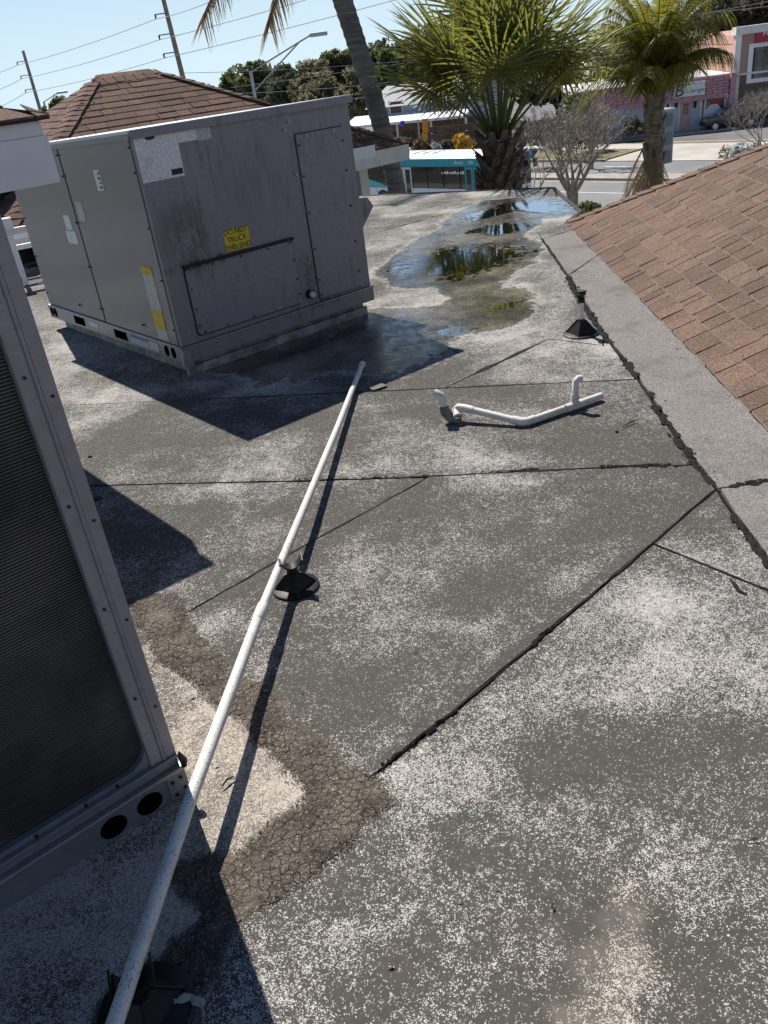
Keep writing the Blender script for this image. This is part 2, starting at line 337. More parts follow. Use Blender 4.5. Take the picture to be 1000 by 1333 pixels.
M['glasslight'] = plain('reflecting window glass', (0.09, 0.10, 0.11), 0.05, 0, 0.7, 0.9, 0, 0.8)
M['brick'] = plain('brown brick', (0.16, 0.10, 0.075), 0.9, 0, 0.3, 5)
M['greyroof'] = plain('grey metal roof', (0.23, 0.24, 0.26), 0.7, 0, 0.1, 1)
M['bluewall'] = plain('light blue wall', (0.34, 0.44, 0.52), 0.8, 0, 0.08, 1)
M['wood'] = plain('weathered brown boards', (0.11, 0.075, 0.052), 0.9, 0, 0.4, 2)
M['teal'] = plain('teal bus paint', (0.015, 0.30, 0.37), 0.3, 0, 0.08, 3)
M['lightteal'] = plain('pale teal bus paint', (0.09, 0.42, 0.48), 0.3, 0, 0.08, 3)
M['buswhite'] = plain('white bus paint', (0.74, 0.75, 0.74), 0.35, 0, 0.05, 2)
M['navy'] = plain('dark blue bus swoosh', (0.02, 0.035, 0.07), 0.35)
M['rubber'] = plain('tyre rubber', (0.02, 0.02, 0.02), 0.8)
M['chrome'] = plain('wheel rim', (0.45, 0.45, 0.46), 0.35, 0.8)
M['carblack'] = plain('black car paint', (0.012, 0.012, 0.013), 0.12, 0, 0.1, 3, 0, 0.7)
M['amber'] = plain('orange banner', (0.62, 0.24, 0.02), 0.6, 0, 0.2, 6)
M['purple'] = plain('purple balloon', (0.10, 0.06, 0.45), 0.4)
M['greybox'] = plain('grey sign cabinet', (0.24, 0.27, 0.30), 0.6, 0, 0.06, 2)
M['greypanel'] = plain('dark grey sign panel', (0.12, 0.145, 0.17), 0.5, 0, 0.08, 2)
M['polewood'] = plain('utility pole', (0.27, 0.22, 0.175), 0.9, 0, 0.2, 3)
M['galv'] = plain('galvanised lamp pole', (0.42, 0.42, 0.43), 0.5, 0.5, 0.1, 4)
M['wire'] = plain('power cable', (0.36, 0.37, 0.40), 0.6)
def mat_bark(name, a, b, sc_=(6, 6, 30)):
    t = NT(name); n = t.noise(2.2, 5, 0.65, vec=t.obj(sc_)); return t.bsdf(t.mix(t.ramp(n, 0.3, 0.7), a, b), 0.9, 0, t.bump(n, 0.6, 0.02), 0.2)
M['palmbark'] = mat_bark('ringed palm trunk', (0.10, 0.09, 0.085), (0.21, 0.19, 0.18), (1, 1, 9))
M['palmbark2'] = mat_bark('brown palm trunk', (0.10, 0.075, 0.055), (0.25, 0.20, 0.155), (2, 2, 10))
M['boots'] = mat_bark('dark palm boots', (0.045, 0.034, 0.027), (0.17, 0.125, 0.095), (9, 9, 9))
M['bark'] = mat_bark('grey brown bark', (0.22, 0.185, 0.165), (0.43, 0.38, 0.34), (5, 5, 3))
M['darkbark'] = mat_bark('dark bark', (0.05, 0.042, 0.035), (0.12, 0.10, 0.085), (3, 3, 1))
def mat_leaf(name, a, b, tr, k=0.35, rough=0.45, spec=0.5):
    t = NT(name); at = t.node('Attribute', _attribute_name='tint').outputs['Fac']
    c = t.mix(t.ramp(at, 0, 1, smooth=False), a, b); c = t.mix(t.ramp(t.noise(3, 3), 0.4, 0.7, 0, 0.4), c, tuple(x * 0.6 for x in a))
    tc = t.mix(t.ramp(at, 0, 1, smooth=False), tuple(x * 0.7 for x in tr), tr)
    return t.bsdf(c, rough, 0, None, spec, (k, tc))
M['fan'] = mat_leaf('fan palm leaf', (0.045, 0.058, 0.018), (0.135, 0.145, 0.038), (0.30, 0.31, 0.06), 0.42, 0.36)
M['feather'] = mat_leaf('feather palm leaf', (0.05, 0.065, 0.016), (0.16, 0.16, 0.035), (0.36, 0.34, 0.05), 0.44, 0.4)
M['dryfrond'] = mat_leaf('dry palm leaf', (0.20, 0.13, 0.08), (0.38, 0.28, 0.18), (0.36, 0.25, 0.14), 0.35, 0.7, 0.2)
M['petiole'] = plain('green palm stalk', (0.13, 0.15, 0.04), 0.5, 0, 0.25, 4)
M['oak'] = mat_leaf('dark tree leaves', (0.060, 0.075, 0.032), (0.125, 0.145, 0.064), (0.19, 0.22, 0.07), 0.38, 0.6, 0.3)
M['olive'] = mat_leaf('olive tree leaves', (0.12, 0.112, 0.062), (0.235, 0.212, 0.125), (0.28, 0.26, 0.14), 0.38, 0.7, 0.2)
M['oakgrey'] = mat_leaf('grey green tree leaves', (0.062, 0.064, 0.048), (0.125, 0.125, 0.09), (0.16, 0.165, 0.09), 0.32, 0.7, 0.2)
M['flower'] = mat_leaf('yellow leaves', (0.55, 0.30, 0.02), (0.75, 0.45, 0.04), (0.6, 0.35, 0.03), 0.3, 0.6)
M['whitebush'] = mat_leaf('pale frosted leaves', (0.35, 0.40, 0.38), (0.65, 0.68, 0.66), (0.4, 0.45, 0.4), 0.3, 0.6)
M['reddish'] = mat_leaf('reddish leaves', (0.14, 0.07, 0.04), (0.22, 0.13, 0.07), (0.2, 0.12, 0.06), 0.3, 0.7)

# ================================================================== FLAT ROOF
FARL = G(480, 255); FARR = G(720, 245); FCOR = G(755, 276); EA = G(737, 292); EB = G(1000, 565)
eave_d = (EB - EA).normalized(); eave_n = Vector((-eave_d.y, eave_d.x, 0))
if eave_n.x < 0: eave_n = -eave_n
fl = (FARL - FARR).normalized(); FARLL = FARR + fl * 11.5
def eave(t): return EA + eave_d * t
roof_poly = [FARLL, FARR, FCOR, EA + Vector((0.05, 0.02, 0)), eave(9.5) + Vector((0.05, 0, 0)), Vector((1.3, -3, 0)), Vector((-9.5, -3, 0)), Vector((-9.5, 12, 0))]
GZ = -6.8
roof = tag(MB().prism([p + Vector((0, 0, -0.40)) for p in roof_poly], (0, 0, 0.398)).build('flat_roof', M['bitumen'], tri=True), kind='structure')
wl = [p * 1.0 for p in roof_poly]; cen = sum(wl, Vector()) / len(wl)
wl = [Vector((*(p + (cen - p).normalized() * 0.25).xy, GZ)) for p in wl]
tag(MB().prism(wl, (0, 0, -GZ - 0.401)).build('building_wall', M['stucco'], tri=True), kind='structure')
# metal drip edge along the free sides of the roof
de = MB()
for a, b in ((FARLL, FARR), (FARR, FCOR), (FCOR, EA)):
    t = (b - a).normalized(); n = Vector((-t.y, t.x, 0)); L = (b - a).length
    de.box((-0.0, -0.02, -0.12), (L, 0.025, 0.012), frame(a, t, n))
de.build('drip_edge', M['gasket'], roof, bevel=0.004)

def wavy(pts, amp=0.006, step=0.03, seed=0, closed=True):
    out = []; n = len(pts)
    for i in range(n if closed else n - 1):
        a, b = pts[i], pts[(i + 1) % n]; L = (b - a).length; k = max(1, int(L / step))
        if k > 220: k = 220
        for j in range(k):
            p = a.lerp(b, j / k); q = p * 9 + Vector((seed * 7.1, 0, 0))
            out.append(p + Vector((mnoise.noise(q), mnoise.noise(q + Vector((31, 5, 2))), 0)) * amp)
    if not closed: out.append(pts[-1])
    return out
def gap_in(pts, g):                                   # shrink polygon a little (joint)
    n = len(pts); out = []
    area = sum(pts[i].x * pts[(i + 1) % n].y - pts[(i + 1) % n].x * pts[i].y for i in range(n))
    s = 1 if area > 0 else -1
    for i in range(n):
        a, b, c = pts[i - 1], pts[i], pts[(i + 1) % n]
        d1 = (b - a).normalized(); d2 = (c - b).normalized(); n1 = Vector((-d1.y, d1.x, 0)) * s; n2 = Vector((-d2.y, d2.x, 0)) * s
        m = n1 + n2; m = m.normalized() * (g / max(0.45, m.normalized().dot(n1))) if m.length > 1e-4 else n1 * g
        out.append(b + m)
    return out
# wear of the membrane, fixed in the place: bare and granule rich patches, sandy dust, wet ground
BL_COV = [(200, 500, .55, .55, .35), (130, 470, .6, .35, .3), (330, 870, .16, .3, .45), (700, 660, .35, .25, .22), (620, 640, .4, .18, .25), (780, 1290, .12, .12, .45), (840, 1180, .06, .05, .5), (900, 900, .35, .2, .22), (450, 1250, .12, .06, .3), (640, 1020, .07, .05, .2), (430, 720, .25, .2, .2), (560, 560, .4, .2, .2), (640, 480, .35, .3, .25), (900, 700, .15, .2, .2),
    (330, 760, .35, .35, -.35), (560, 850, .35, .14, -.30), (620, 770, .3, .2, -.25), (730, 990, .1, .09, -.55), (620, 1080, .13, .08, -.35), (850, 1060, .1, .06, -.18), (880, 1250, .06, .05, -.3), (300, 560, .9, .28, -.30), (560, 530, .8, .14, -.2), (240, 680, .6, .3, -.35), (620, 1150, .1, .06, -.4), (520, 1300, .15, .06, -.3), (230, 455, .4, .14, -.25), (130, 540, .3, .3, .3), (560, 300, .8, 1.0, .15), (760, 330, .3, .6, .15)]
BL_BE = [(760, 1270, .22, .22, .8), (850, 1200, .12, .12, .7), (700, 1330, .14, .10, .6), (930, 1310, .12, .12, .5), (330, 1030, .35, .5, .75), (560, 290, .7, .9, .25), (180, 400, .6, .4, .45), (800, 560, .25, .15, .45), (640, 1030, .07, .04, .5), (420, 720, .2, .2, .3), (830, 580, .2, .1, .35), (700, 480, .3, .2, .4)]
WETP = [([(630, 262), (590, 280), (560, 305), (520, 330), (490, 353), (520, 378), (560, 378), (600, 388), (575, 400), (520, 402), (475, 402), (470, 425), (478, 445), (520, 462), (560, 448), (600, 440), (640, 432), (680, 412), (698, 392), (680, 378), (650, 372), (690, 345), (705, 325), (685, 305), (705, 285), (753, 280), (754, 262), (700, 256)], 1.0),
    ([(470, 405), (560, 415), (600, 445), (570, 470), (510, 492), (430, 488), (340, 505), (262, 482), (300, 465), (400, 440)], .80)]
MARG = [((930, 641), (850, 710), .05, .5), ((850, 710), (590, 930), .06, .6), ((590, 930), (480, 1018), .06, .6), ((250, 797), (560, 624), .10, .45), ((760, 612), (560, 622), .06, .25), ((560, 622), (100, 636), .05, .2)]
def sstep(x): x = np.clip(x, 0, 1); return x * x * (3 - 2 * x)
def polysd(P, X, Yy):
    ins = np.zeros(X.shape, bool); dist = np.full(X.shape, 9.0)
    for i in range(len(P)):
        a, b = P[i], P[(i + 1) % len(P)]
        ins ^= ((a[1] > Yy) != (b[1] > Yy)) & (X < (b[0] - a[0]) * (Yy - a[1]) / (b[1] - a[1] + 1e-12) + a[0])
        ab = b - a; t = np.clip(((X - a[0]) * ab[0] + (Yy - a[1]) * ab[1]) / (ab @ ab), 0, 1); dist = np.minimum(dist, np.hypot(X - a[0] - t * ab[0], Yy - a[1] - t * ab[1]))
    return np.where(ins, dist, -dist)
def wear(xy, tone, beige0):
    fr_ = lambda sc_, o, oct_: np.array([mnoise.fractal((x * sc_ + o, y * sc_ - o, o * .37), .75, 2.1, oct_) for x, y in xy])
    wx = fr_(2.6, 3.1, 4) * .13; wy = fr_(2.6, 17.7, 4) * .13; big = fr_(1.25, 41.0, 6); med = fr_(5.5, 9.0, 4); fine = fr_(19, 5.0, 3)
    X = xy[:, 0] + wx; Yy = xy[:, 1] + wy
    def bl(lst):
        acc = np.zeros(len(X))
        for px_, py_, rx, ry, am in lst: c = G(px_, py_); acc += am * sstep((1 - np.hypot((X - c.x) / rx, (Yy - c.y) / ry)) / .75)
        return acc
    cov = .10 + .78 * big + .24 * med + .12 * fine + (tone - .5) + bl(BL_COV)
    for a, b, wd, am in MARG:
        a = G(*a); b = G(*b); d = b - a; L = d.length; d = d / L; u = (xy[:, 0] - a.x) * d.x + (xy[:, 1] - a.y) * d.y; v = (xy[:, 0] - a.x) * d.y - (xy[:, 1] - a.y) * d.x + wx * .12
        cov -= am * sstep((wd - v) / (wd * .7)) * (v > -.002) * sstep((u + .03) / .06) * sstep((L + .03 - u) / .06)
    wet = np.zeros(len(X))
    for pl_, am in WETP:
        P = np.array([tuple(G(*q).xy) for q in pl_]); sd_ = polysd(P, xy[:, 0] + wx * .55 , xy[:, 1] + wy * .7); wet = np.maximum(wet, am * sstep((sd_ + .16) / .30))
    wet = wet * (1 + .45 * med) + .12 * (wet > .02) * fine
    return cov, np.clip(beige0 + bl(BL_BE) + .12 * med, 0, 1), wet
from mathutils.geometry import delaunay_2d_cdt
def sheet(pts, h, col, mat='membrane', seed=0, gap=0.005, name='membrane_sheet'):
    p = wavy(gap_in(pts, gap), 0.006, 0.03, seed)
    if mat != 'membrane':
        return MB().prism([Vector((q.x, q.y, -0.001)) for q in p], (0, 0, h + 0.001)).build(name, M[mat], roof, tri=True)
    n = len(p); B2 = np.array([(q.x, q.y) for q in p]); lo = B2.min(0); hi = B2.max(0); cand = []
    for st, y0, y1, x0, x1 in ((.022, .7, 2.0, -1.2, 1.4), (.035, 2.0, 4.2, -2.0, 2.2), (.05, 4.2, 12.3, -2.6, 2.8), (.3, -3, 14, -9.5, 2.8)):
        gx, gy = np.meshgrid(np.arange(max(lo[0], x0), min(hi[0], x1), st), np.arange(max(lo[1], y0), min(hi[1], y1), st)); q = np.stack([gx.ravel(), gy.ravel()], 1)
        if not len(q): continue
        if st > .2: q = q[~((q[:, 0] > -2.6) & (q[:, 1] > .7))]
        if len(q): q = q + np.random.RandomState(seed).uniform(-.2, .2, q.shape) * st; q = q[polysd(B2, q[:, 0], q[:, 1]) > .008]; cand.append(q)
    allp = np.concatenate([B2] + cand)
    vs, es, fs, _, _, _ = delaunay_2d_cdt([Vector(q) for q in allp], [], [list(range(n))], 1, 1e-6)
    xy = np.array([tuple(v) for v in vs]); nv = len(xy); cov, be, wet = wear(xy, col[0], col[1])
    V3 = [(x, y, h) for x, y in xy]; F3 = [tuple(f) for f in fs]
    m0 = len(V3); V3 += [(x, y, h) for x, y in B2] + [(x, y, -.001) for x, y in B2]; F3 += [(m0 + i, m0 + n + i, m0 + n + (i + 1) % n, m0 + (i + 1) % n) for i in range(n)]
    me = bpy.data.meshes.new(name); me.from_pydata(V3, [], F3)
    for nm_, ar in (('cov', cov), ('beige', be), ('wet', wet)):
        at = me.attributes.new(nm_, 'FLOAT', 'POINT'); at.data.foreach_set('value', np.concatenate([ar, np.full(2 * n, -.2 if nm_ == 'cov' else 0.0)]).astype(np.float32))
    me.materials.append(M[mat]); o = bpy.data.objects.new(name, me); COL.objects.link(o); o.parent = roof; XF[o.name] = Matrix(); return o
def px(*l): return [G(x, y) for x, y in l]
def ext(a, b, x):                                      # point on line a-b at world x
    k = (x - a.x) / (b.x - a.x); return a.lerp(b, k)
S7 = px((705, 313), (739, 361), (785, 437), (828, 494), (880, 572), (905, 608), (932, 640), (965, 690), (1000, 738)); S7.append(G(1036, 787)); S7.append(S7[-1] + (S7[-1] - S7[-2]) * 7)
S1 = px((210, 632), (400, 628), (560, 623), (760, 613), (905, 608)); S1L = ext(S1[0], S1[2], -9.3)
S6 = px((270, 521), (560, 508), (828, 496)); S6L = ext(S6[0], S6[2], -9.3)
S2 = px((932, 640), (850, 710), (720, 820), (590, 930), (480, 1018))
S3 = px((850, 710), (925, 741), (1000, 772)); S3.append(S7[9])
S4 = px((558, 624), (400, 712), (250, 797))
S9 = px((243, 801), (272, 868), (360, 948), (480, 1019))
J5 = px((580, 507), (715, 443), (785, 452))
J1 = [S7[0], eave(0.35)]; J2 = [S7[1], eave(1.45)]
j3b = G(1000, 629); J3 = [S7[6], eave((ext(S7[6], j3b, 1.62) - EA).dot(eave_d))]
sheets = [
 ([S6L, *S6[:2], *J5, S7[2], S7[1], S7[0], J1[1], FCOR - Vector((0.02, 0, 0)), FARR - Vector((0.03, 0.03, 0)), FARLL, Vector((-9.3, 12, 0))], .007, (.68, .14, 0), 'membrane'),
 ([S6[1], S6[2], S7[2], J5[2], J5[1], J5[0]], .0095, (.66, .10, 0), 'membrane'),
 ([S6L, *S6, S7[3], S7[4], S7[5], *S1[::-1][1:], S1L], .0085, (.47, .06, 0), 'membrane'),
 ([S1L, *S1[:3], *S4[1:], G(200, 830), G(120, 900), Vector((-9.3, 1.3, 0))], .0075, (.40, .02, 0), 'membrane'),
 ([S1[2], *S1[3:], S7[6], *S2[1:], *S9[::-1][1:], S4[1]], .0115, (.37, .08, 0), 'membrane'),
 ([S7[6], S7[7], S7[8], S7[9], S3[2], S3[1], S3[0]], .0085, (.58, .05, 0), 'membrane'),
 ([S2[1], *S2[2:], G(430, 1085), G(330, 1180), G(255, 1333), Vector((-0.4, -0.5, 0)), Vector((-0.4, -2.9, 0)), S7[10], S3[3], S3[2], S3[1]], .0075, (.43, .05, 0), 'membrane'),
 ([G(120, 900), G(200, 830), *S9, G(430, 1085), G(330, 1180), G(255, 1333), Vector((-0.4, -0.5, 0)), Vector((-0.4, -2.9, 0)), Vector((-9.3, -2.9, 0)), Vector((-9.3, 1.3, 0))], .006, (.98, .75, 0), 'membrane'),
]
for i, (pts, h, col, mt) in enumerate(sheets): sheet(pts, h, col, mt, i, -0.012 if i == 7 else 0.005)
S7o = [p + eave_n * 0.012 for p in S7]
strips = [[S7o[0], J1[1], J2[1], S7o[1]], [S7o[1], J2[1], J3[1], S7o[6], S7o[5], S7o[4], S7o[3], S7o[2]],
          [S7o[6], J3[1], eave(9.4), Vector((1.5, -1.5, 0)), S7o[10], S7o[9], S7o[8], S7o[7]]]
for i, pts in enumerate(strips): sheet(pts, .0125, (.6, 0, 0), 'strip', 20 + i, 0.004)
# smooth dark selvage running along some seams
def band(pts, w0, side, z, mat='selvage', name='seam_strip', amp=0.012, seed=1, h=0.003, noise_w=0.5):
    tar = name == 'tar_line'; p = wavy(pts, 0.009 if tar else 0.004, 0.010 if tar else 0.025, seed, False); n = len(p); L = []; Rr = []
    for i in range(n):
        t = (p[min(i + 1, n - 1)] - p[max(i - 1, 0)]).normalized(); nn = Vector((-t.y, t.x, 0))
        k = 1 + noise_w * mnoise.noise(p[i] * 6 + Vector((seed, 3, 0))) * 2 + 0.4 * noise_w * mnoise.noise(p[i] * 40)
        if tar: k += .9 * mnoise.noise(p[i] * 85) + .5 * mnoise.noise(p[i] * 170)
        k = max(.12, k) * min(1, 0.15 + 3 * min(i, n - 1 - i) / n)
        ww = max(0.0015, w0 * k)
        L.append(p[i] + nn * (ww if side >= 0 else 0)); Rr.append(p[i] - nn * (ww if side <= 0 else 0))
    mb = MB(); vs = [Vector((q.x, q.y, z)) for q in L] + [Vector((q.x, q.y, z)) for q in Rr] + [Vector((q.x, q.y, z + h)) for q in [a.lerp(b, .3) for a, b in zip(L, Rr)]] + [Vector((q.x, q.y, z + h)) for q in [a.lerp(b, .7) for a, b in zip(L, Rr)]]
    for i in range(n - 1):
        pass
    mb.add(vs, [f for i in range(n - 1) for f in ((i, i + 1, 2 * n + i + 1, 2 * n + i), (2 * n + i, 2 * n + i + 1, 3 * n + i + 1, 3 * n + i), (3 * n + i, 3 * n + i + 1, n + i + 1, n + i))])
    return mb.build(name, M[mat], roof, smooth=True)
band(S2, 0.0032, 0, 0.0122, 'bitumen', 'seam_crack', seed=5, h=.0005, noise_w=1.1)
band(S1[1:], 0.006, 0, 0.0122, 'bitumen', 'seam_crack', seed=6, h=.001, noise_w=.9)
band([S1L, *S1[:2]], 0.005, 0, 0.0095, 'bitumen', 'seam_crack', seed=6, h=.001, noise_w=.6)
band(px((640, 617), (690, 615), (760, 613)), 0.020, -1, 0.0124, 'bitumen', 'seam_crack', seed=16, h=.002, noise_w=.9)
band(S3, 0.0035, 0, 0.0093, 'bitumen', 'seam_crack', seed=7, h=.001)
band(S4, 0.0045, 0, 0.0122, 'bitumen', 'seam_crack', seed=8, h=.001, noise_w=.6)
band(J5[:2], 0.012, 0, 0.0102, 'bitumen', 'seam_crack', seed=10, h=.0015, noise_w=.7)
band(J5[1:], 0.004, 0, 0.0102, 'bitumen', 'seam_crack', seed=10, h=.001)
band(S6, 0.004, 0, 0.0102, 'bitumen', 'seam_crack', seed=11, h=.001, noise_w=.8)
for j in (J1, J2, J3): band(j, 0.008, 0, 0.0132, 'bitumen', 'seam_crack', seed=12, h=.001, noise_w=.8)
band(px((480, 307), (515, 297), (590, 276)), 0.014, 0, 0.0078, 'bitumen', 'seam_crack', seed=13, h=.001, noise_w=.8)
band(px((738, 362), (755, 395), (785, 437), (828, 494), (880, 572), (905, 608)), 0.0045, 0, 0.0135, 'bitumen', 'tar_line', seed=14, h=.003, noise_w=1.3)
band(px((700, 305), (708, 316), (738, 362)), 0.009, 0, 0.0135, 'bitumen', 'tar_line', seed=14, h=.004, noise_w=.85)
band(px((880, 572), (905, 608), (932, 640), (965, 690), (1000, 738), (1040, 795)), 0.0035, 0, 0.0135, 'bitumen', 'tar_line', seed=15, h=.003, noise_w=1.2)
band(px((950, 757), (962, 772), (972, 778)), 0.006, 0, 0.0115, 'bitumen', 'tar_spot', seed=25, h=.001, noise_w=.8)
def blots(line, cnt, wid, rmin, rmax, z, seed):
    r = random.Random(seed); Ls = [(b - a).length for a, b in zip(line, line[1:])]; T = sum(Ls); mb = MB()
    for i in range(cnt):
        s_ = r.random() * T; k = 0
        while k < len(Ls) - 1 and s_ > Ls[k]: s_ -= Ls[k]; k += 1
        d = (line[k + 1] - line[k]).normalized(); n_ = Vector((-d.y, d.x, 0)); c = line[k] + d * s_ + n_ * r.gauss(0, wid); ra = rmin + (rmax - rmin) * r.random() ** 2.2; el = r.uniform(1.2, 3.2); m = 11
        if mnoise.noise(c * 3.5) < -.18: continue
        vs = [c + (d * math.cos(2 * math.pi * j / m) * el + n_ * math.sin(2 * math.pi * j / m)) * ra * r.uniform(.55, 1.15) for j in range(m)]
        top = [Vector((q.x, q.y, z + .0001 * (i % 30))) for q in vs]; tp = Vector((c.x, c.y, z + .0035 + .0001 * (i % 30)))
        mb.add(top + [tp], [(j, (j + 1) % m, m) for j in range(m)])
    mb.build('tar_blots', M['bitumen'], roof, kind='stuff')
blots(px((738, 362), (755, 395), (785, 437), (828, 494), (880, 572), (905, 608)), 520, .010, .003, .018, .0128, 1)
blots(px((905, 608), (932, 640), (965, 690), (1000, 738), (1036, 787)), 230, .006, .002, .012, .0128, 2)
blots(px((720, 820), (590, 930), (490, 1010)), 110, .004, .002, .008, .0122, 3)
blots(px((620, 619), (690, 615), (770, 612), (900, 608)), 150, .006, .002, .012, .0122, 4)
blots(px((380, 627), (480, 625), (560, 623)), 40, .004, .002, .007, .0122, 5)
blots([J3[0], J3[1]], 90, .008, .002, .014, .0128, 6)
db_ = MB(); rd = random.Random(77)                 # bits of leaf and grit blown over the roof
for i in range(170):
    x, y = rd.uniform(-1.6, 1.9), rd.uniform(.8, 9.5)
    l_ = rd.uniform(.004, .013); a = rd.uniform(0, 6.28); d = Vector((math.cos(a), math.sin(a), 0)); n_ = Vector((-d.y, d.x, 0)); c = Vector((x, y, .0135)); w_ = l_ * rd.uniform(.2, .45)
    db_.add([c - d * l_, c + n_ * w_ + Vector((0, 0, .003)), c + d * l_ + Vector((0, 0, .002)), c - n_ * w_], [(0, 1, 2, 3)])
db_.build('roof_litter', M['flash'], roof, kind='stuff')
# the cracked brown coating: a displaced sheet broken into small cells
mudp = px((150, 780), (235, 768), (252, 797), (300, 842), (392, 914), (496, 1004), (532, 1046), (470, 1110), (400, 1165), (330, 1215), (300, 1262), (280, 1345), (235, 1450), (60, 1420), (120, 1310), (170, 1265), (245, 1195), (190, 1150), (240, 1112), (312, 1100), (385, 1038), (340, 990), (270, 920), (200, 868))
def build_mud():
    P = np.array([(p.x, p.y) for p in mudp]); lo = P.min(0) - 0.02; hi = P.max(0) + 0.02; st = 0.0046
    X, Yy = np.meshgrid(np.arange(lo[0], hi[0], st), np.arange(lo[1], hi[1], st), indexing='ij')
    wx = np.array([[mnoise.noise((x * 11, y * 11, 3.0)) for y in Yy[0]] for x in X[:, 0]]) * 0.022
    X2 = X + wx; Y2 = Yy + wx[::-1, ::-1] * 0.6
    ins = np.zeros(X.shape, bool); dist = np.full(X.shape, 9.0)
    for i in range(len(P)):
        a, b = P[i], P[(i + 1) % len(P)]
        c = ((a[1] > Y2) != (b[1] > Y2)) & (X2 < (b[0] - a[0]) * (Y2 - a[1]) / (b[1] - a[1] + 1e-12) + a[0]); ins ^= c
        ab = b - a; t = np.clip(((X2 - a[0]) * ab[0] + (Y2 - a[1]) * ab[1]) / (ab @ ab), 0, 1)
        dist = np.minimum(dist, np.hypot(X2 - a[0] - t * ab[0], Y2 - a[1] - t * ab[1]))
    rs = np.random.RandomState(3); S = 0.034
    S = 0.027; n0 = ((hi - lo) / S).astype(int) + 4
    cx = (np.arange(n0[0])[:, None] + rs.rand(*n0) * 0.95 - 2) * S + lo[0]; cy = (np.arange(n0[1])[None, :] + rs.rand(*n0) * 0.95 - 2) * S + lo[1]; ch = rs.rand(*n0)
    I = ((X - lo[0]) / S).astype(int) + 2; J = ((Yy - lo[1]) / S).astype(int) + 2
    F1 = np.full(X.shape, 9.0); F2 = F1.copy(); H = np.zeros(X.shape)
    for di in (-2, -1, 0, 1, 2):
        for dj in (-2, -1, 0, 1, 2):
            ii = np.clip(I + di, 0, n0[0] - 1); jj = np.clip(J + dj, 0, n0[1] - 1)
            d = np.hypot((X + wx * .5 - cx[ii, jj]), (Yy + wx.T[:1, :1] * .5 - cy[ii, jj]) * 1.0)
            new = d < F1; F2 = np.where(new, F1, np.minimum(F2, d)); H = np.where(new, ch[ii, jj], H); F1 = np.where(new, d, F1)
    e = F2 - F1; crack = np.clip(1.25 - e / 0.0036, 0, 1) * (H > 0.0)
    soft = np.clip(dist / 0.03, 0, 1)
    keep = np.array([[mnoise.noise((x * 5, y * 5, 9.0)) for y in Yy[0]] for x in X[:, 0]])
    crack = crack * np.clip(0.75 + keep * 1.3, 0.15, 1)
    rag = np.array([[mnoise.fractal((x * 24, y * 24, 1.0), .7, 2, 4) for y in Yy[0]] for x in X[:, 0]])
    soft = np.clip(dist / 0.075 + rag * .16, 0, 1); soft = np.where(ins, soft, 0)
    Z = 0.0065 + 0.0022 * rag * soft + soft * (0.0075 + 0.0007 * H) - crack * 0.0006 * soft + (0.003 * keep + 0.0012 * rag) * soft
    idx = -np.ones(X.shape, int); idx[ins] = np.arange(ins.sum())
    vs = np.stack([X[ins], Yy[ins], Z[ins]], 1)
    q = ins[:-1, :-1] & ins[1:, :-1] & ins[1:, 1:] & ins[:-1, 1:]
    F = np.stack([idx[:-1, :-1][q], idx[1:, :-1][q], idx[1:, 1:][q], idx[:-1, 1:][q]], 1)
    me = bpy.data.meshes.new('cracked_coating'); me.from_pydata(vs.tolist(), [], F.tolist())
    at = me.attributes.new('soft', 'FLOAT', 'POINT'); at.data.foreach_set('value', soft[ins].astype(np.float32)); me.shade_smooth(); me.materials.append(M['mud'])
    o = bpy.data.objects.new('cracked_coating', me); COL.objects.link(o); o.parent = roof; o['kind'] = 'stuff'
build_mud()
# standing water
def puddle(l, z, seed, label):
    pts = [G(*q) for q in l]; n = len(pts); out = []
    for i in range(n):
        p0, p1, p2, p3 = pts[i - 1], pts[i], pts[(i + 1) % n], pts[(i + 2) % n]
        for j in range(14):
            t = j / 14; q = 0.5 * ((2 * p1) + (p2 - p0) * t + (2 * p0 - 5 * p1 + 4 * p2 - p3) * t * t + (3 * p1 - p0 - 3 * p2 + p3) * t ** 3)
            s = q * 5 + Vector((seed * 3, 0, 0)); q = q + Vector((mnoise.fractal(s, .6, 2, 5), mnoise.fractal(s + Vector((9, 9, 0)), .6, 2, 5), 0)) * 0.075
            out.append(Vector((q.x, q.y, z)))
    cxy = sum(out, Vector()) / len(out); m_ = len(out); ringv = [o_.lerp(cxy, f_) for f_ in (0, .18, .42, .7) for o_ in out] + [cxy]
    mb = MB(); mb.add(ringv, [(k * m_ + i, k * m_ + (i + 1) % m_, (k + 1) * m_ + (i + 1) % m_, (k + 1) * m_ + i) for k in range(3) for i in range(m_)] + [(3 * m_ + i, 3 * m_ + (i + 1) % m_, 4 * m_) for i in range(m_)])
    o = mb.build('puddle', M['water'], None); at = o.data.attributes.new('edge', 'FLOAT', 'POINT'); at.data.foreach_set('value', [v_ for v_ in (0, .45, .9, 1.1) for _ in range(m_)] + [1.2])
    tag(o, kind='structure')
puddle([(655, 264), (700, 259), (742, 262), (752, 275), (728, 280), (690, 277), (662, 275), (640, 284), (600, 292), (596, 282), (630, 274)], 0.0092, 1, '')
puddle([(495, 353), (530, 338), (575, 322), (640, 316), (700, 322), (690, 338), (655, 352), (620, 362), (600, 372), (560, 366), (520, 360)], 0.0092, 2, '')
puddle([(640, 398), (668, 392), (690, 391), (672, 400), (650, 407), (634, 408)], 0.0092, 4, '')
puddle([(600, 306), (640, 292), (690, 290), (694, 300), (650, 308)], 0.0092, 8, '')
puddle([(556, 437), (585, 424), (628, 430), (600, 436), (572, 441)], 0.0092, 5, '')

